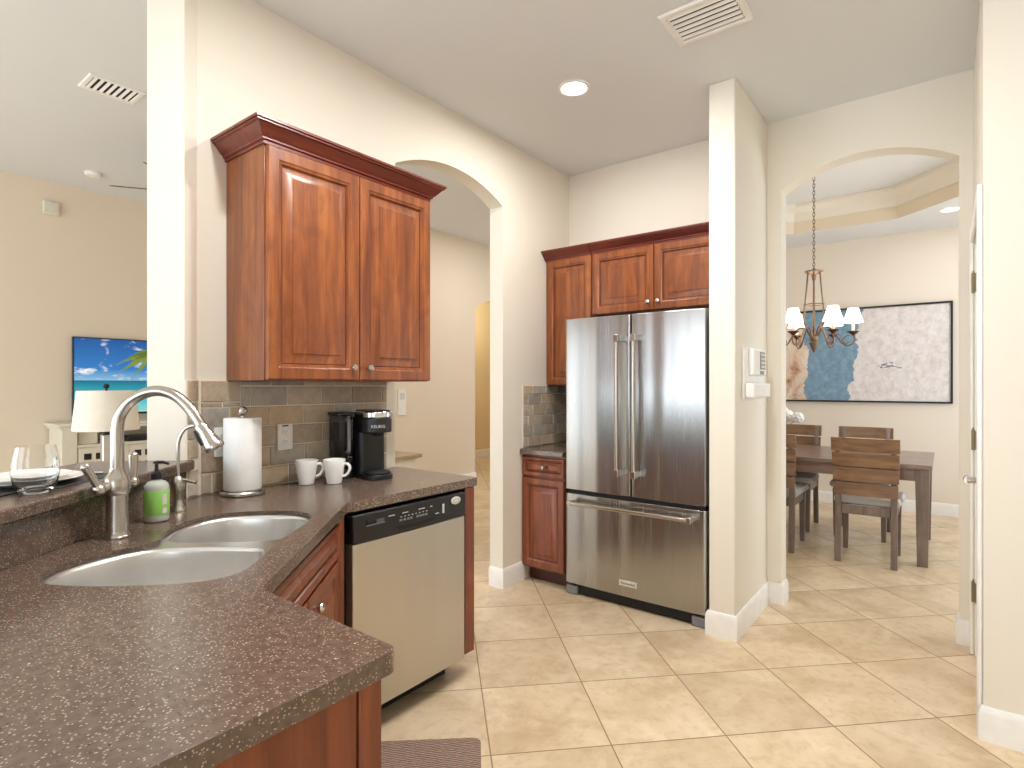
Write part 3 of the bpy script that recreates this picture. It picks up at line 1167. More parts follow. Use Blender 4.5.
MB().box(X0 + .05, X1 - .05, FR + .03, FR + .07, .012, .073).build('toe_grille', M_BLACKM, fr)
for hx in (X0 + .045, X1 - .045):
    MB().box(hx - .042, hx + .042, FR + .012, FR + .1, .001, .058).build('foot', M_GREYP, fr, bevel=.008)

# ------------------------------------------------------------------ faucet
FB = Vector((*sn(.284, .089), Z))
fa = thing('faucet', 'tall brushed nickel gooseneck faucet with pull-down spray head', 'faucet', FB)
n3 = Vector((NN.x, NN.y, 0)).normalized()
d3 = Vector((DD.x, DD.y, 0)).normalized()


def fpnt(k, z, a=0):
    return FB + n3 * k + d3 * a + Vector((0, 0, z))


MB().lathe([(.034, .001), (.034, .005), (.029, .011), (.0275, .02), (.0265, .10), (.0265, .122), (.0300, .126), (.0325, .140), (.0325, .160), (.029, .174), (.021, .184), (.0182, .20)], FB, 28).build('body', M_NICKEL, fa)
npts = [(0, .19), (0, .26), (0, .312), (.009, .350), (.036, .388), (.078, .413), (.122, .419), (.164, .404), (.197, .374), (.222, .338), (.238, .308)]
npts = smooth_loop(npts, 5, False)
nk = MB().tube([fpnt(a, b) for a, b in npts], [.0178 - .0025 * min(1, i / 20) for i in range(len(npts))], 16)
nk.build('neck', M_NICKEL, fa)
h0, h1 = fpnt(.232, .319), fpnt(.273, .256)
ax = (h1 - h0)
Lh = ax.length
sp = MB().lathe([(.0165, 0), (.018, .004), (.0175, .02), (.021, .045), (.026, .066), (.0275, .074), (.026, .08), (.018, .081)], h0, 22, axis=ax)
sh = sp.build('spray_head', M_NICKEL, fa)
bt = MB()
q = fpnt(.225, .262) * .35 + h0 * .65
side = (n3 * -.86 + Vector((0, 0, -.5))).normalized()
b0 = h0 + ax.normalized() * .006 + side * .0205
b1 = h0 + ax.normalized() * .054 + side * .0255
bt.tube([b0, (b0 + b1) / 2 + side * .001, b1], [.0055, .0068, .0055], 8)
bt.build('spray_button', M_BLACK, sh)
# two levers on the hub
for sgn, tipk in ((-1, None), (1, None)):
    hd = MB()
    c0 = fpnt(0, .152)
    if sgn < 0:
        c1 = fpnt(-.014, .146, -.054)
        hd.tube([c0, fpnt(-.008, .150, -.03), c1], [.016, .013, .013], 14)
        hd.sphere(c1, .0165)
        hd.tube([c1, fpnt(-.022, .178, -.068), fpnt(-.03, .212, -.084)], [.009, .010, .0125], 12)
        hd.sphere(fpnt(-.03, .212, -.084), .0125, 12)
    else:
        c1 = fpnt(.012, .150, .052)
        hd.tube([c0, fpnt(.008, .15, .03), c1], [.016, .013, .013], 14)
        hd.sphere(c1, .0165)
        hd.tube([c1, fpnt(.013, .19, .054), fpnt(.013, .226, .054)], [.010, .012, .0135], 12)
        hd.sphere(fpnt(.013, .226, .054), .0135, 12)
    hd.build('lever', M_NICKEL, fa)

# filtered water tap
TB = Vector((*sn(.618, .083), Z))
tp = thing('water_tap', 'small slender nickel filter tap at the far corner of the sink', 'faucet', TB)
MB().lathe([(.026, .001), (.026, .004), (.022, .010), (.014, .03), (.013, .045), (.019, .07), (.0215, .088), (.019, .105), (.012, .116), (.008, .122)], TB, 22).build('body', M_NICKEL, tp)
pts = smooth_loop([(0, .118), (0, .2), (.004, .248), (.022, .282), (.05, .295), (.072, .29)], 5, False)
MB().tube([TB + n3 * a + Vector((0, 0, b)) for a, b in pts], .0062, 10).build('spout', M_NICKEL, tp)
lv = MB().tube([TB + n3 * .012 + Vector((0, 0, .108)), TB + n3 * .035 + Vector((0, 0, .105)), TB + n3 * .062 + Vector((0, 0, .098))], [.006, .0055, .0065], 10)
lv.build('lever', M_NICKEL, tp)

# soap bottle
SB = Vector((*sn(.474, .092), Z + .001))
so = thing('soap_bottle', 'hand soap bottle with black pump and green label beside the faucet', 'bottle', SB)
MB().lathe([(.030, 0), (.0345, .004), (.036, .012), (.036, .105), (.034, .116), (.026, .126), (.014, .131), (.013, .137)], SB, 28).build('bottle', M_BOTTLE, so)
MB().lathe([(.0363, .022), (.0366, .023), (.0366, .099), (.0363, .10)], SB, 28, False, False).build('label', M_GREEN, so)
tcam = Vector((-SB.x, -SB.y)).normalized()
ang = math.atan2(tcam.y, tcam.x)
lab = MB()
for z0, z1 in ((.056, .088), (.028, .045)):
    rr = []
    for k in range(5):
        a = ang + math.radians(26 + 6 * k)
        rr.append([(SB.x + .0369 * math.cos(a), SB.y + .0369 * math.sin(a), SB.z + zz) for zz in (z0, z1)])
    lab.loft(rr, False, False, False)
lab.build('label_panel', M_LABEL, so)
pm = MB().lathe([(.0165, .134), (.0165, .152), (.012, .156), (.006, .160), (.005, .183), (.0105, .184), (.0105, .190), (.004, .192)], SB, 20)
pm.tube([SB + Vector((0, 0, .187)), SB + n3 * .02 + Vector((0, 0, .188)), SB + n3 * .038 + Vector((0, 0, .182))], [.006, .005, .004], 8)
pm.build('pump', M_BLACK, so)

# paper towel holder
PT = Vector((-2.229, 1.122, Z + .001))
pt = thing('paper_towel_holder', 'upright steel paper towel holder with a full white roll', 'towel holder', PT)
MB().lathe([(.080, 0), (.084, .003), (.084, .012), (.079, .018), (.02, .019)], PT, 40).build('base', M_NICKEL, pt)
MB().lathe([(.008, .018), (.008, .312), (.006, .314), (.010, .316), (.0165, .322), (.0190, .332), (.0165, .342), (.010, .348), (.003, .35)], PT, 20).build('post', M_NICKEL, pt)
MB().lathe([(.022, .02), (.0685, .02), (.070, .023), (.070, .301), (.0685, .304), (.022, .304)], PT, 48, False, False).build('paper_roll', M_PAPER, pt)

# mugs
mug = thing('mug', 'white mug standing nearer the paper towel, left one of the pair', 'mug', (-2.228, 1.405, Z + .001), 0, 'white mugs by the coffee machine')
prof = [(.024, .0), (.030, .001), (.0315, .006), (.0355, .03), (.041, .066), (.0455, .098), (.0448, .102), (.0425, .101), (.037, .066), (.031, .03), (.027, .010), (.003, .008)]
MB().lathe([(r * 1.07, z * 1.04) for r, z in prof], (0, 0, 0), 36).build('cup', M_PORC, mug, local=True)
hp = smooth_loop([(.040, .083), (.058, .086), (.069, .074), (.067, .055), (.053, .036), (.035, .031)], 5, False)
MB().tube([(a, 0, b) for a, b in hp], [.0062] * len(hp), 10).build('handle', M_PORC, mug, local=True)
mug.rotation_euler.z = math.radians(62)
m2 = copy_tree(mug)
m2.location = (-2.150, 1.493, Z + .001)
m2.rotation_euler.z = math.radians(36)
m2['label'] = 'white mug with its handle beside the coffee machine, right one of the pair'

# coffee machine (front looks along +x locally)
km = thing('coffee_maker', 'black single-serve coffee maker with silver lid ring by the tile edge', 'coffee maker', (-2.165, 1.708, Z + .001))


def rrect(x0, x1, y0, y1, r, n=5):
    return arc(x1 - r, y1 - r, r, 0, 90, n) + arc(x0 + r, y1 - r, r, 90, 180, n) + arc(x0 + r, y0 + r, r, 180, 270, n) + arc(x1 - r, y0 + r, r, 270, 360, n)


def lo(mb, name, mat, bevel=.003, par=None):
    return mb.build(name, mat, par or km, local=True, bevel=bevel)


lo(MB().prism(rrect(-.115, .02, -.068, .068, .025), 0, .215), 'body', M_BLACK)
lo(MB().prism(rrect(-.115, .125, -.066, .066, .05), .0, .022), 'base', M_BLACK)
lo(MB().prism(rrect(.022, .118, -.058, .058, .045), .0225, .034), 'drip_tray', M_BLACKM)
hd = lo(MB().prism(rrect(-.115, .118, -.071, .071, .066, 10), .2155, .283), 'brew_head', M_BLACK, .004)
lo(MB().prism(rrect(-.085, .122, -.073, .073, .068, 10), .2835, .314), 'lid_ring', M_CHROME, .006)
lo(MB().prism(rrect(-.08, .112, -.062, .062, .055, 10), .3145, .3185), 'lid', M_BLACK, .004)
lo(MB().cyl((.07, 0, .2), (.07, 0, .215), .022, .03, 20), 'spout', M_BLACKM, 0)
kl = lettering('KEURIG', hd, Matrix.Identity(4), .019, M_LIGHTM)
kl.matrix_local = Matrix.Translation((.1184, -.024, .245)) @ Matrix.Rotation(math.radians(70), 4, 'Z') @ Matrix.Rotation(math.radians(90), 4, 'X')
rs = lo(MB().prism(rrect(-.145, -.02, -.155, -.072, .03), .04, .292), 'reservoir', M_SMOKE, .003)
lo(MB().prism(rrect(-.145, -.02, -.157, -.07, .03), .0, .0395), 'reservoir_base', M_BLACK, .003)
lo(MB().prism(rrect(-.165, -.015, -.16, -.07, .03), .2925, .308), 'reservoir_lid', M_BLACK, .004)
hp = [(.004, -.115, .275), (.022, -.115, .272), (.026, -.115, .25), (.026, -.115, .15), (.022, -.115, .128), (.002, -.115, .124)]
hm = MB().tube([(x - .02, y, z) for x, y, z in smooth_loop(hp, 4, False)], .008, 10)
lo(hm, 'reservoir_handle', M_GREYP, 0, rs)
km.rotation_euler.z = math.radians(-12)


# outlets and switches
def wall_plate(name, label, cat, y0, y1, z0, z1, kind):
    xw = W + .0115
    t = thing(name, label, cat, (xw, (y0 + y1) / 2, (z0 + z1) / 2))
    MB().box(xw, xw + .005, y0, y1, z0, z1).build('cover_plate', M_WHITE, t, bevel=.002)
    if kind == 'outlet':
        for zc in (z0 + (z1 - z0) * .32, z0 + (z1 - z0) * .70):
            so_ = MB().lathe([(.016, 0), (.016, .002), (.014, .0025)], (xw + .0051, (y0 + y1) / 2, zc), 20, axis=(1, 0, 0)).build('socket', M_WHITE, t)
            g = MB()
            for dy in (-.006, .006):
                g.box(xw + .0072, xw + .0080, (y0 + y1) / 2 + dy - .001, (y0 + y1) / 2 + dy + .001, zc - .001, zc + .007)
            g.cyl((xw + .0072, (y0 + y1) / 2, zc - .007), (xw + .0080, (y0 + y1) / 2, zc - .007), .002, seg=8)
            g.build('slot', M_GREYP, so_)
        MB().box(xw + .005, xw + .0065, (y0 + y1) / 2 - .014, (y0 + y1) / 2 + .014, z1 - .012, z1 - .006).build('indicator', M_BLACK, t)
    else:
        for dy in (-.025, .025):
            MB().box(xw + .0051, xw + .010, (y0 + y1) / 2 + dy - .016, (y0 + y1) / 2 + dy + .016, (z0 + z1) / 2 - .033, (z0 + z1) / 2 + .033).build('rocker', M_WHITE, t, bevel=.002)
    return t


wall_plate('outlet', 'white outlet on the slate tile between towel roll and mugs', 'outlet', 1.322, 1.394, 1.066, 1.183, 'outlet')
wall_plate('switch_plate', 'white double switch plate half hidden behind the paper towel roll', 'switch', 1.052, 1.168, 1.065, 1.183, 'switch')

# ------------------------------------------------------------------ things on the bar
wg = tag(MB().lathe([(r * .97, z * 1.16) for r, z in [(.003, .004), (.026, .004), (.030, .001), (.034, .002), (.048, .022), (.0535, .048), (.051, .078), (.0445, .108), (.0435, .108), (.0500, .078), (.0522, .048), (.0465, .024), (.032, .010), (.003, .0085)]],
                 (*sn(.165, -.045), 1.0681), 40).build('wine_glass', M_GLASS, angle=60), 'clear stemless wine glass on the raised bar', 'glass')
pc = sn(.30, -.175)
tag(MB().prism([sn(.09, -.33), sn(.50, -.33), sn(.50, -.035), sn(.235, -.035), sn(.235, -.10), sn(.09, -.10)], 1.068, 1.0695).build('placemat', M_MAT), 'dark grey placemat under the plates on the bar', 'placemat')
pl = [(.075, 0), (.08, .002), (.10, .006), (.135, .017), (.1345, .019), (.10, .0095), (.07, .006), (.003, .006)]
tag(MB().lathe(pl, (*pc, 1.070), 48).build('dinner_plate', M_PORC), 'wide white dinner plate at the bottom of the bar stack', 'plate', 'white plates on the bar')
tag(MB().lathe([(r * .80, z * .9) for r, z in pl], (*pc, 1.0795), 48).build('salad_plate', M_PORC), 'smaller white plate resting on the wide plate on the bar', 'plate', 'white plates on the bar')
kp = MB()
k0, k1 = Vector(sn(.47, -.29)), Vector(sn(.47, -.07))
kd = (k1 - k0).normalized()
kn = Vector((-kd.y, kd.x))
kp.hexa([(*(k0 - kn * .006), 1.070), (*(k0 + kn * .006), 1.070), (*(k0 + kd * .11 + kn * .009), 1.070), (*(k0 + kd * .11 - kn * .009), 1.070)],
        [(*(k0 - kn * .006), 1.073), (*(k0 + kn * .006), 1.073), (*(k0 + kd * .11 + kn * .009), 1.072), (*(k0 + kd * .11 - kn * .009), 1.072)])
kp.tube([(*(k0 + kd * .1), 1.0735), (*(k0 + kd * .15), 1.0745), (*k1, 1.0745)], [.003, .004, .0045], 10)
tag(kp.build('table_knife', M_CHROME), 'steel table knife lying on the placemat right of the plates', 'knife')

# ------------------------------------------------------------------ ceiling fittings
def can_light(name, label, x, y, power, r=.085, zc=HC):
    t = thing(name, label, 'ceiling light', (x, y, zc), 0, 'recessed ceiling lights')
    MB().lathe([(r, 0), (r, -.004), (r * .86, -.007), (r * .80, -.002)], (x, y, zc - .0005), 32, False, False).build('trim_ring', M_TRIM, t)
    MB().lathe([(r * .82, -.002), (r * .6, -.004), (.003, -.005)], (x, y, zc - .0005), 32, False, True).build('lens', M_LENS, t)
    l = bpy.data.lights.new('recessed_lamp', 'AREA')
    l.shape = 'DISK'
    l.size = .12
    l.energy = power
    l.color = (1, .97, .93)
    lo_ = bpy.data.objects.new('recessed_lamp', l)
    lo_.location = (x, y, zc - .03)
    COL.objects.link(lo_)
    return t


can_light('recessed_light', 'lit round recessed light in the kitchen ceiling', -1.618, 2.655, 11)
can_light('recessed_light', 'lit recessed light in the dining ceiling, beside the tray edge', .036, 6.62, 3)


def vent(name, label, corner_pts, zc, n, along_first=True):
    p = [Vector((a, b, 0)) for a, b in corner_pts]
    c = (p[0] + p[1] + p[2] + p[3]) / 4
    t = thing(name, label, 'vent', (c.x, c.y, zc))
    e1_, e2_ = (p[1] - p[0]), (p[3] - p[0])
    a1, a2 = e1_.normalized(), e2_.normalized()
    w1, w2 = e1_.length, e2_.length
    k = .032

    def Q(u_, v_, z_):
        q_ = p[0] + a1 * u_ + a2 * v_
        return (q_.x, q_.y, zc - .0005 - z_)
    fm = MB()
    R = []
    for ins, zz in ((0, 0), (0, .004), (.006, .010), (k - .006, .010), (k, .004), (k, 0)):
        R.append([Q(ins, ins, zz), Q(w1 - ins, ins, zz), Q(w1 - ins, w2 - ins, zz), Q(ins, w2 - ins, zz)])
    fm.loft(R, True, False, False)
    fm.build('frame', M_TRIM, t)
    MB().loft([[Q(k, k, .0002), Q(w1 - k, k, .0002), Q(w1 - k, w2 - k, .0002), Q(k, w2 - k, .0002)], [Q(k, k, .001), Q(w1 - k, k, .001), Q(w1 - k, w2 - k, .001), Q(k, w2 - k, .001)]]).build('duct', M_BLACKM, t)
    for i in range(n):
        v0 = k + (w2 - 2 * k) * (i + .1) / n
        v1 = k + (w2 - 2 * k) * (i + .55) / n
        s_ = MB().hexa([Q(k, v0, .0025), Q(w1 - k, v0, .0025), Q(w1 - k, v1, .0085), Q(k, v1, .0085)], [Q(k, v0, .004), Q(w1 - k, v0, .004), Q(w1 - k, v1, .010), Q(k, v1, .010)])
        s_.build('louver', M_TRIM, t)
    return t


vent('ceiling_vent', 'white louvered air vent in the kitchen ceiling', [(-1.012, 2.366), (-.672, 2.366), (-.672, 2.636), (-1.012, 2.636)], HC, 6)
f_ = (HL - 1.353) / (3.6 - 1.353)
vent('ceiling_vent', 'air vent in the living room ceiling left of the white column', [(-5.14 * f_, 1.34 * f_), (-4.86 * f_, 1.34 * f_), (-4.86 * f_, 1.70 * f_), (-5.14 * f_, 1.70 * f_)], HL, 7)
sd = thing('smoke_detector', 'round white smoke detector on the living room ceiling', 'smoke detector', (-6.43, 1.80, HL))
MB().lathe([(.07, 0), (.07, -.015), (.058, -.032), (.02, -.036)], (-6.43, 1.80, HL - .001), 28).build('housing', M_WHITE, sd)
MB().lathe([(.03, -.0355), (.028, -.04), (.005, -.041)], (-6.43, 1.80, HL - .001), 20).build('sensor_cap', M_TRIM, sd)

# ceiling fan: most of it is behind the column
FC = Vector((-5.24, 2.245, 3.03))
cf = thing('ceiling_fan', 'ceiling fan whose dark blade tip shows beside the white column', 'fan', (FC.x, FC.y, HL))
MB().cyl((FC.x, FC.y, 3.1), (FC.x, FC.y, HL - .001), .014).lathe([(.06, HL - .05), (.06, HL - .001)], (FC.x, FC.y, 0), 20).build('downrod', M_RUST, cf)
MB().lathe([(.03, 3.12), (.09, 3.10), (.10, 3.05), (.09, 2.99), (.03, 2.96)], (FC.x, FC.y, 0), 28).build('motor', M_RUST, cf)
for k in range(5):
    a = math.atan2(-.825, -.565) + k * 2 * math.pi / 5
    ca, sa = math.cos(a), math.sin(a)
    P_ = lambda r_, w_, z_: (FC.x + ca * r_ - sa * w_, FC.y + sa * r_ + ca * w_, 3.05 + z_)
    MB().hexa([P_(.102, -.05, .016), P_(.66, -.06, .018), P_(.66, .06, -.022), P_(.102, .05, -.018)], [P_(.102, -.05, .022), P_(.66, -.06, .024), P_(.66, .06, -.016), P_(.102, .05, -.012)]).build('blade', M_RUST, cf)

# ------------------------------------------------------------------ living room
TVX = -7.0
tv = thing('television', 'wall television showing a tropical beach picture', 'television', (TVX, 2.5, 1.045))
TY0, TY1, TZ0, TZ1 = 1.785, 3.20, 1.045, 1.85
MB().box(TVX - .04, TVX, TY0, TY1, TZ0, TZ1).build('case', M_BLACK, tv, bevel=.004)
sc_ = MB().box(TVX + .0003, TVX + .002, TY0 + .012, TY1 - .012, TZ0 + .02, TZ1 - .012).build('screen', M_TV, tv)
pmh = MB()
c0 = (2.55, 1.70)
for k, (a, ln) in enumerate(((175, .40), (200, .42), (225, .38), (150, .32), (120, .3), (250, .34), (80, .3), (40, .3))):
    a = math.radians(a)
    L0, Rr = [], []
    for i in range(7):
        t = i / 6
        y = c0[0] + math.cos(a) * ln * t
        z = c0[1] + math.sin(a) * ln * t * .6 - .16 * t * t
        wd = .042 * math.sin(math.pi * min(.98, t + .12)) * (1 if i % 2 else .6)
        L0.append((TVX + .0026, min(y, TY1 - .02), min(z + wd, TZ1 - .015)))
        Rr.append((TVX + .0026, min(y, TY1 - .02), min(z - wd, TZ1 - .015)))
    pmh.loft([L0, Rr], False, False, False)
pmh.build('palm_picture', M_PALM, sc_)
MB().box(TVX - .049, TVX - .041, 2.2, 2.8, 1.25, 1.65).build('wall_bracket', M_BLACKM, tv)

# media console below
CXF = -6.6
mc = thing('media_console', 'cream media console with lattice doors under the television', 'console', (-6.8, 2.5, 0))
cy0, cy1, cz = 1.60, 3.6, .985
MB().box(-7.03, CXF + .015, cy0 - .04, cy1 + .04, cz - .025, cz).box(-7.03, CXF, cy0 - .02, cy1 + .02, cz - .055, cz - .0255).build('top', M_CONSOLE, mc, bevel=.006)
for y0 in (cy0, cy1 - .12):
    MB().box(-7.02, CXF, y0, y0 + .12, .0, cz - .056).build('side', M_CONSOLE, mc, bevel=.003)
MB().box(-7.02, -7.005, cy0 + .121, cy1 - .121, .06, cz - .056).build('back_panel', M_CONSOLE, mc)
for zz in (.75, .08):
    MB().box(-7.004, CXF - .005, cy0 + .121, cy1 - .121, zz, zz + .028).build('shelf', M_CONSOLE, mc)
MB().box(-7.004, CXF - .02, 2.585, 2.615, .111, .748).build('divider', M_CONSOLE, mc)
dw_ = (cy1 - cy0 - .248 - .04) / 4
for k4 in range(4):
    a = cy0 + .124 + k4 * dw_ + (.04 if k4 > 1 else 0) + .003
    b = a + dw_ - .006
    dm = MB()
    dm.box(CXF - .018, CXF - .002, a, a + .045, .112, .745).box(CXF - .018, CXF - .002, b - .045, b, .112, .745)
    for k in range(6):
        zz = .745 - .118 * k
        dm.box(CXF - .0175, CXF - .0025, a + .045, b - .045, zz - .055, zz)
    for k in (.20, .72):
        dm.box(CXF - .017, CXF - .003, a + .045 + (b - a - .09) * k, a + .045 + (b - a - .09) * k + .03, .10, .70)
    ld = dm.build('lattice_door', M_CONSOLE, mc)
    MB().box(CXF - .026, CXF - .019, a + .02, b - .02, .12, .74).build('dark_backing', M_BLACK, ld)  # black sheet that darkens the lattice openings
cb = tag(MB().box(-6.9, -6.63, 2.15, 2.48, .779, .83).build('cable_box', M_BLACK, bevel=.004), 'black cable box on the open shelf of the media console', 'box')
tag(MB().box(-6.92, -6.66, 1.74, 1.90, .779, .90).build('storage_box', M_CONSOLE, bevel=.004), 'small cream box at the left end of the console shelf', 'box')

sb = thing('wall_speaker', 'small white box high on the living room wall', 'sensor', (-7.05, 1.61, 3.1))
MB().box(-7.049, -7.0, 1.55, 1.68, 3.045, 3.175).build('housing', M_CONSOLE, sb, bevel=.01)
MB().box(-6.9995, -6.996, 1.575, 1.655, 3.07, 3.15).build('grille', M_CONSOLE, sb)

# table lamp on a side table behind the bar
lx, ly = -4.49, 1.33
et = thing('side_table', 'small cream side table behind the bar, under the lamp', 'table', (lx, ly, 0))
MB().lathe([(.24, .675), (.25, .68), (.25, .70), (.24, .705)], (lx, ly, 0), 36).build('tabletop', M_CONSOLE, et)
for k in range(4):
    a = math.pi / 4 + k * math.pi / 2
    MB().cyl((lx + .2 * math.cos(a), ly + .2 * math.sin(a), 0), (lx + .17 * math.cos(a), ly + .17 * math.sin(a), .675), .014, .02, 12).build('leg', M_CONSOLE, et)
lp = thing('table_lamp', 'table lamp with an ivory drum shade and mirrored base', 'lamp', (lx, ly, .706))
MB().box(lx - .07, lx + .07, ly - .07, ly + .07, .706, .725).build('base', M_BLACKM, lp)
MB().box(lx - .028, lx + .028, ly - .028, ly + .028, .7255, 1.02).build('column', M_CHROME, lp, bevel=.004)
MB().cyl((lx, ly, 1.02), (lx, ly, 1.335), .006).lathe([(.02, 1.02), (.02, 1.045)], (lx, ly, 0), 16).sphere((lx, ly, 1.348), .018).build('finial', M_BLACKM, lp)
MB().lathe([(.188, 1.052), (.190, 1.054), (.164, 1.316), (.162, 1.318), (.160, 1.316), (.186, 1.054)], (lx, ly, 0), 48, False, False).build('shade', M_LAMPSH, lp)

# hall: slim sofa table and thermostat
st = thing('hall_table', 'wood-topped pale console table in the hall beyond the arch', 'table', (-3.5, 2.95, 0))
c = Vector((-3.55, 3.02))
MB().box(c.x - .2, c.x + .16, c.y - .5, c.y + .17, .765, .795).build('tabletop', M_OAK, st, bevel=.004)
MB().box(c.x - .18, c.x + .13, c.y - .47, c.y + .13, .66, .764).build('apron', M_CONSOLE, st)
for sx in (-.17, .09):
    for sy in (-.46, .09):
        MB().box(c.x + sx, c.x + sx + .035, c.y + sy, c.y + sy + .035, 0, .659).build('leg', M_CONSOLE, st)
th = thing('thermostat', 'pale wall plate on the hall wall beyond the arch', 'thermostat', (-5.27, 4.6, 1.14))
MB().box(-5.269, -5.255, 4.555, 4.675, .99, 1.30).build('housing', M_WHITE, th, bevel=.004)
MB().box(-5.2545, -5.252, 4.58, 4.65, 1.18, 1.26).build('display', M_LABEL, th)
lr = bpy.data.lights.new('bedroom_lamp', 'POINT')
lr.energy = 16
lr.color = (1, .93, .8)
lr.shadow_soft_size = .2
lro = bpy.data.objects.new('bedroom_lamp', lr)
lro.location = (-6.2, 7.6, 2.6)
COL.objects.link(lro)

# ------------------------------------------------------------------ alarm keypad on the stub wall
kx = -.881
kp = thing('alarm_keypad', 'white alarm keypad with grey buttons and tray on the stub wall', 'keypad', (kx, 3.4, 1.42))
MB().box(kx, kx + .012, 3.20, 3.62, 1.275, 1.565).build('back_plate', M_WHITE, kp, bevel=.004)
bx = MB().box(kx + .0125, kx + .040, 3.29, 3.56, 1.41, 1.56).build('keypad_box', M_WHITE, kp, bevel=.006)
MB().box(kx + .0405, kx + .043, 3.42, 3.53, 1.445, 1.545).build('key_field', M_GREYP, bx)
for i in range(3):
    for j in range(4):
        MB().box(kx + .0435, kx + .046, 3.428 + i * .034, 3.452 + i * .034, 1.452 + j * .023, 1.468 + j * .023).build('button', M_LABEL, bx)
MB().box(kx + .0405, kx + .042, 3.42, 3.50, 1.416, 1.436).build('display', M_GREYP, bx)
MB().box(kx + .0125, kx + .062, 3.215, 3.565, 1.285, 1.365).build('tray', M_WHITE, kp, bevel=.008)

# ------------------------------------------------------------------ rug
C = Vector((-1.405, 1.625))
r1, r2 = Vector((.66, -.75)), Vector((-.75, -.66))
pts = []
Wd, Ln = .40, .80
for cx_, cy_, a0 in ((0, 0, 0), (Ln, 0, 1), (Ln, Wd, 2), (0, Wd, 3)):
    rr = .03
    ccx = min(max(cx_, rr), Ln - rr)
    ccy = min(max(cy_, rr), Wd - rr)
    base_a = {0: 180, 1: 270, 2: 0, 3: 90}[a0]
    for i in range(5):
        a = math.radians(base_a + 90 * i / 4)
        pts.append((ccx + rr * math.cos(a), ccy + rr * math.sin(a)))
poly = [tuple(C + r1 * a + r2 * b) for a, b in pts]
tag(MB().prism(poly, .001, .009).build('rug', M_RUG), 'brown ribbed rug on the tile in front of the sink', 'rug')

# ------------------------------------------------------------------ dining room
tb = thing('dining_table', 'long grey-brown wooden dining table with square legs', 'table', (-1.0, 5.68, 0))
tx0, tx1, ty0, ty1 = -2.0, -.075, 5.14, 6.20
MB().box(tx0, tx1, ty0, ty1, .728, .762).build('tabletop', M_TABLET, tb, bevel=.004)
ap = MB()
ap.box(tx0 + .1, tx1 - .1, ty0 + .03, ty0 + .055, .635, .7275).box(tx0 + .1, tx1 - .1, ty1 - .055, ty1 - .03, .635, .7275)
ap.box(tx0 + .03, tx0 + .055, ty0 + .1, ty1 - .1, .635, .7275).box(tx1 - .055, tx1 - .03, ty0 + .1, ty1 - .1, .635, .7275)
ap.build('apron', M_TABLET, tb, bevel=.002)
for sx in (tx0 + .015, tx1 - .105):
    for sy in (ty0 + .015, ty1 - .105):
        MB().hexa([(sx + .012, sy + .012, 0), (sx + .078, sy + .012, 0), (sx + .078, sy + .078, 0), (sx + .012, sy + .078, 0)], [(sx, sy, .7275), (sx + .09, sy, .7275), (sx + .09, sy + .09, .7275), (sx, sy + .09, .7275)]).build('leg', M_TABLE, tb, bevel=.003)

ch = thing('dining_chair', 'slat-back brown dining chair at the near table end, back to the kitchen', 'chair', (0, 0, 0), 0, 'slat-back chairs around the dining table')


def lc(mb, name, mat, bevel=.003, par=None):
    return mb.build(name, mat, par or ch, local=True, bevel=bevel)


for sx in (-.18, .18):
    a, b = sx - .021, sx + .021
    # rear leg rakes back above the seat
    lc(MB().loft([[(a, -.245, 0), (b, -.245, 0), (b, -.205, 0), (a, -.205, 0)], [(a, -.222, .44), (b, -.222, .44), (b, -.178, .44), (a, -.178, .44)],
                  [(a + .004, -.235, .75), (b - .004, -.235, .75), (b - .004, -.207, .75), (a + .004, -.207, .75)], [(a + .006, -.272, .945), (b - .006, -.272, .945), (b - .006, -.25, .945), (a + .006, -.25, .945)]]), 'leg', M_TABLE)
    lc(MB().loft([[(a + .004, .195, 0), (b - .004, .195, 0), (b - .004, .229, 0), (a + .004, .229, 0)], [(a - .003, .188, .43), (b + .003, .188, .43), (b + .003, .236, .43), (a - .003, .236, .43)]]), 'leg', M_TABLE)
lc(MB().box(-.158, .158, -.215, -.19, .37, .44).box(-.158, .158, .2, .225, .37, .43).box(-.196, -.17, -.177, .187, .37, .43).box(.17, .196, -.177, .187, .37, .43), 'apron', M_TABLE)
cu = MB()
cu.loft([[(-.205, -.17, .441), (.205, -.17, .441), (.215, .235, .441), (-.215, .235, .441)], [(-.218, -.174, .462), (.218, -.174, .462), (.228, .25, .462), (-.228, .25, .462)],
         [(-.21, -.17, .497), (.21, -.17, .497), (.22, .245, .497), (-.22, .245, .497)], [(-.17, -.13, .512), (.17, -.13, .512), (.18, .2, .512), (-.18, .2, .512)]])
lc(cu, 'seat_cushion', M_LINEN, .008)
zb = [.515, .622, .735, .848, .962]
for k in range(4):
    z0, z1 = zb[k] + .005, zb[k + 1] - .005
    rings = []
    hw = .207 + .0045 * (zb[k] - .515) / .11
    for i in range(9):
        t = -1 + 2 * i / 8
        x = hw * t
        def yb(z_):
            return -.236 - .045 * max(0, (z_ - .7)) / .26 - .004 - .022 * (1 - t * t) + .012
        rings.append([(x, yb(z0) - .014, z0), (x, yb(z0) + .006, z0), (x, yb(z1) + .006, z1), (x, yb(z1) - .014, z1)])
    lc(MB().loft(rings), 'back_slat', M_SLAT, .003)
CHS = [(-.478, 5.20, 0, None), (-1.165, 5.20, 0, 'slat-back brown dining chair on the near side beside the arch edge, back to kitchen'),
       (-.60, 6.00, 180, 'dining chair across the table facing the kitchen, behind the nearest chair'), (-1.19, 6.0, 180, 'dining chair across the table facing the kitchen, beside the white flowers')]
for i, (x, y, rz, lb) in enumerate(CHS):
    o = ch if i == 0 else copy_tree(ch)
    o.location = (x, y, 0)
    o.rotation_euler.z = math.radians(rz)
    if lb:
        o['label'] = lb
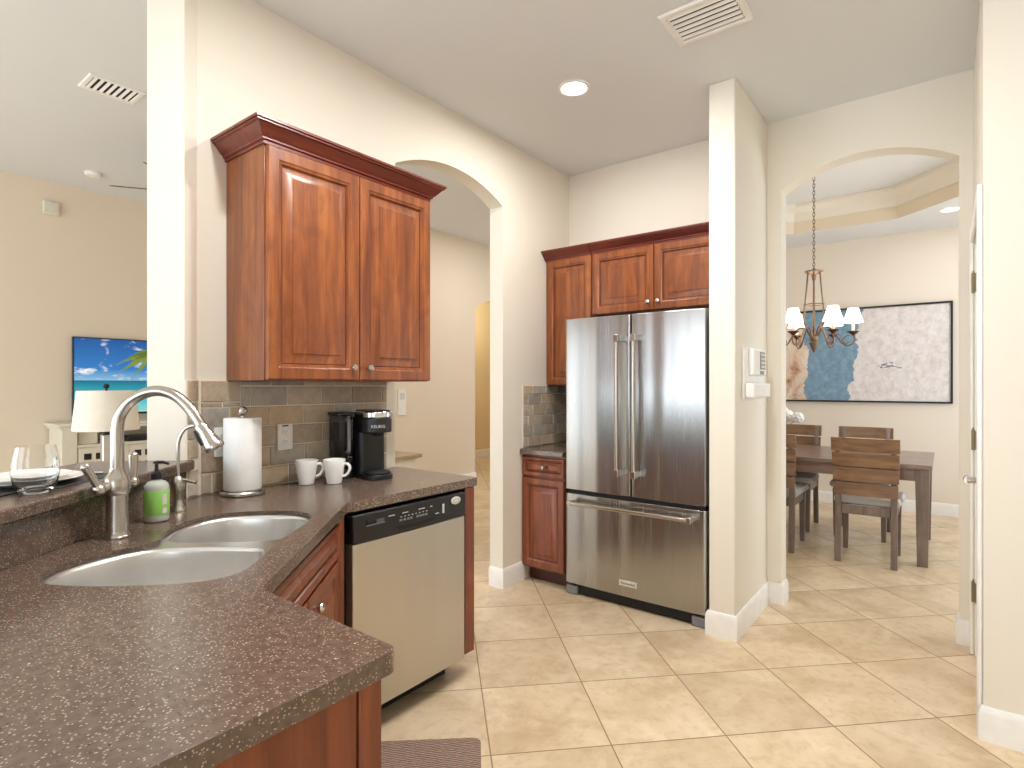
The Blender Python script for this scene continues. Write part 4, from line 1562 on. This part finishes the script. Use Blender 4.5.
ch['label'] = 'slat-back brown dining chair nearest the table corner, back to the kitchen'

# flowers
vx, vy = -1.18, 5.55
va = thing('flower_vase', 'glass vase of white flowers on the dining table', 'flowers', (vx, vy, .763))
MB().lathe([(.05, .763), (.058, .77), (.05, .85), (.042, .92), (.046, .93), (.042, .93), (.038, .92), (.046, .85), (.05, .772), (.003, .77)], (vx, vy, 0), 24).build('vase', M_GLASS, va)
for k in range(7):
    a = k * 2.4
    rr = .02 + .035 * (k % 3)
    hx, hy, hz = vx + rr * 1.6 * math.cos(a) + .03, vy + rr * 1.6 * math.sin(a) - .02, 1.07 + .05 * ((k * 37) % 5) / 4
    MB().tube([(vx, vy, .79), (vx + .01 * math.cos(a), vy + .01 * math.sin(a), .93), (hx, hy, hz)], .003, 6).build('stem', M_LEAF, va)
    bl = MB()
    for j in range(26):
        ph = math.acos(1 - 2 * (j + .5) / 26)
        th_ = j * 2.39996
        dn = Vector((math.sin(ph) * math.cos(th_), math.sin(ph) * math.sin(th_), math.cos(ph)))
        cen = Vector((hx, hy, hz)) + dn * .034
        bl.M = Matrix.Translation(cen) @ Vector((0, 0, 1)).rotation_difference(dn).to_matrix().to_4x4()
        bl.lathe([(.004, 0), (.016, .004), (.022, .012), (.018, .013), (.004, .005)], (0, 0, 0), 7)
    bl.build('blossom', M_PETAL, va)
lf = MB()
for k in range(9):
    a = k * .7 + .3
    b0 = Vector((vx + .03 * math.cos(a), vy + .03 * math.sin(a), .96))
    b1 = Vector((vx + .15 * math.cos(a), vy + .15 * math.sin(a), 1.02 + .02 * (k % 3)))
    mdl = (b0 + b1) / 2 + Vector((0, 0, .03))
    sdv = Vector((-math.sin(a), math.cos(a), 0)) * .022
    lf.loft([[b0, b0 + Vector((0, 0, .002))], [mdl - sdv, mdl - sdv + Vector((0, 0, .002))], [b1, b1 + Vector((0, 0, .002))], [mdl + sdv, mdl + sdv + Vector((0, 0, .002))]], True, True, True)
lf.build('leaves', M_LEAF, va)

# painting
px1, pz0, pz1 = .062, 1.165, 2.222
pg = thing('painting', 'wide abstract painting in blue, white and rust, thin black frame', 'painting', (px1, 7.33, pz0))
pw = 2.15
fm = MB()
R = []
for ins, yy in ((0, 7.345), (0, 7.305), (.018, 7.305), (.018, 7.318)):
    R.append([(px1 - pw + ins, yy, pz0 + ins), (px1 - ins, yy, pz0 + ins), (px1 - ins, yy, pz1 - ins), (px1 - pw + ins, yy, pz1 - ins)])
fm.loft(R, True, False, False)
fm.build('frame', M_BLACK, pg)
MB().box(px1 - pw + .02, px1 - .02, 7.319, 7.344, pz0 + .02, pz1 - .02).build('canvas', M_PAINTING, pg)
sm = MB()
for k in range(14):
    x = -.50 + random.uniform(-.09, .09)
    z = pz0 + .40 + random.uniform(-.03, .03)
    sm.box(x, x + random.uniform(.01, .05), 7.3182, 7.3188, z, z + random.uniform(.006, .02))
sm.build('paint_smudge', M_GREYP, pg)

# chandelier
cx, cy = -.93, 5.62
rv = Vector((.7917, .611, 0))
tv_ = Vector((.611, -.7917, 0))
cl = thing('chandelier', 'bronze six-arm chandelier with lit cream shades on a long chain', 'chandelier', (cx, cy, 1.65))


def cp_(r_, a, z_):
    dv = rv * math.cos(math.radians(a)) + tv_ * math.sin(math.radians(a))
    return (cx + dv.x * r_, cy + dv.y * r_, z_)


cn = MB()
zz = 2.40
k = 0
while zz < HC + .275:
    ring_ = []
    for i in range(12):
        a = 2 * math.pi * i / 12
        u_ = math.cos(a) * .009
        ring_.append((cx + (u_ if k % 2 else 0), cy + (0 if k % 2 else u_), zz + math.sin(a) * .02))
    cn.tube(ring_, .0025, 6, closed=True)
    zz += .032
    k += 1
cn.build('chain', M_RUST, cl)
MB().lathe([(.055, HC + .299), (.055, HC + .29), (.03, HC + .275), (.008, HC + .268)], (cx, cy, 0), 24).build('canopy', M_RUST, cl)
MB().lathe([(.006, 2.40), (.02, 2.385), (.075, 2.375), (.072, 2.365), (.02, 2.34), (.015, 2.30), (.006, 2.28)], (cx, cy, 0), 28).build('crown_cap', M_BRONZE, cl)
MB().lathe([(.008, 1.74), (.03, 1.75), (.038, 1.77), (.032, 1.80), (.012, 1.82), (.008, 2.30)], (cx, cy, 0), 20).lathe([(.003, 1.645), (.012, 1.66), (.03, 1.70), (.04, 1.735), (.03, 1.745), (.008, 1.746)], (cx, cy, 0), 24).build('centre_column', M_BRONZE, cl)
MB().tube([cp_(.081, k * 15, 2.075) for k in range(24)], .005, 6, closed=True).build('ring', M_BRONZE, cl)
for i in range(6):
    a = 30 + 60 * i
    rd = MB().tube([cp_(r_, a + 30, z_) for r_, z_ in smooth_loop([(.055, 2.362), (.068, 2.2), (.082, 2.07), (.088, 2.0), (.085, 1.9), (.03, 1.80)], 4, False)], .0058, 8)
    rd.build('rod', M_BRONZE, cl)
    am = MB()
    pts_ = smooth_loop([(.03, 1.79), (.07, 1.86), (.12, 1.865), (.17, 1.80), (.215, 1.725), (.265, 1.70), (.308, 1.735), (.304, 1.79)], 5, False)
    am.tube([cp_(r_, a, z_) for r_, z_ in pts_], .0065, 8)
    pts_ = smooth_loop([(.275, 1.79), (.24, 1.78), (.22, 1.745), (.245, 1.715), (.265, 1.735)], 4, False)
    am.tube([cp_(r_, a, z_) for r_, z_ in pts_], .0045, 8)
    arm = am.build('arm', M_BRONZE, cl)
    c3 = cp_(.30, a, 0)
    MB().lathe([(.006, 1.785), (.02, 1.80), (.046, 1.818), (.046, 1.823), (.012, 1.822)], c3, 20).build('drip_cup', M_RUST, arm)
    MB().lathe([(.012, 1.823), (.012, 1.93), (.004, 1.935)], c3, 14).build('candle_sleeve', M_LAMPSH, arm)
    MB().lathe([(.079, 1.898), (.0795, 1.90), (.057, 1.965), (.042, 2.022), (.0405, 2.022), (.055, 1.965), (.0775, 1.90)], c3, 28, False, False).build('shade', M_SHADE, arm)
cpl = bpy.data.lights.new('chandelier_glow', 'POINT')
cpl.energy = 9
cpl.color = (1, .84, .64)
cpl.shadow_soft_size = .3
cpo = bpy.data.objects.new('chandelier_glow', cpl)
cpo.location = (cx, cy, 2.12)
COL.objects.link(cpo)
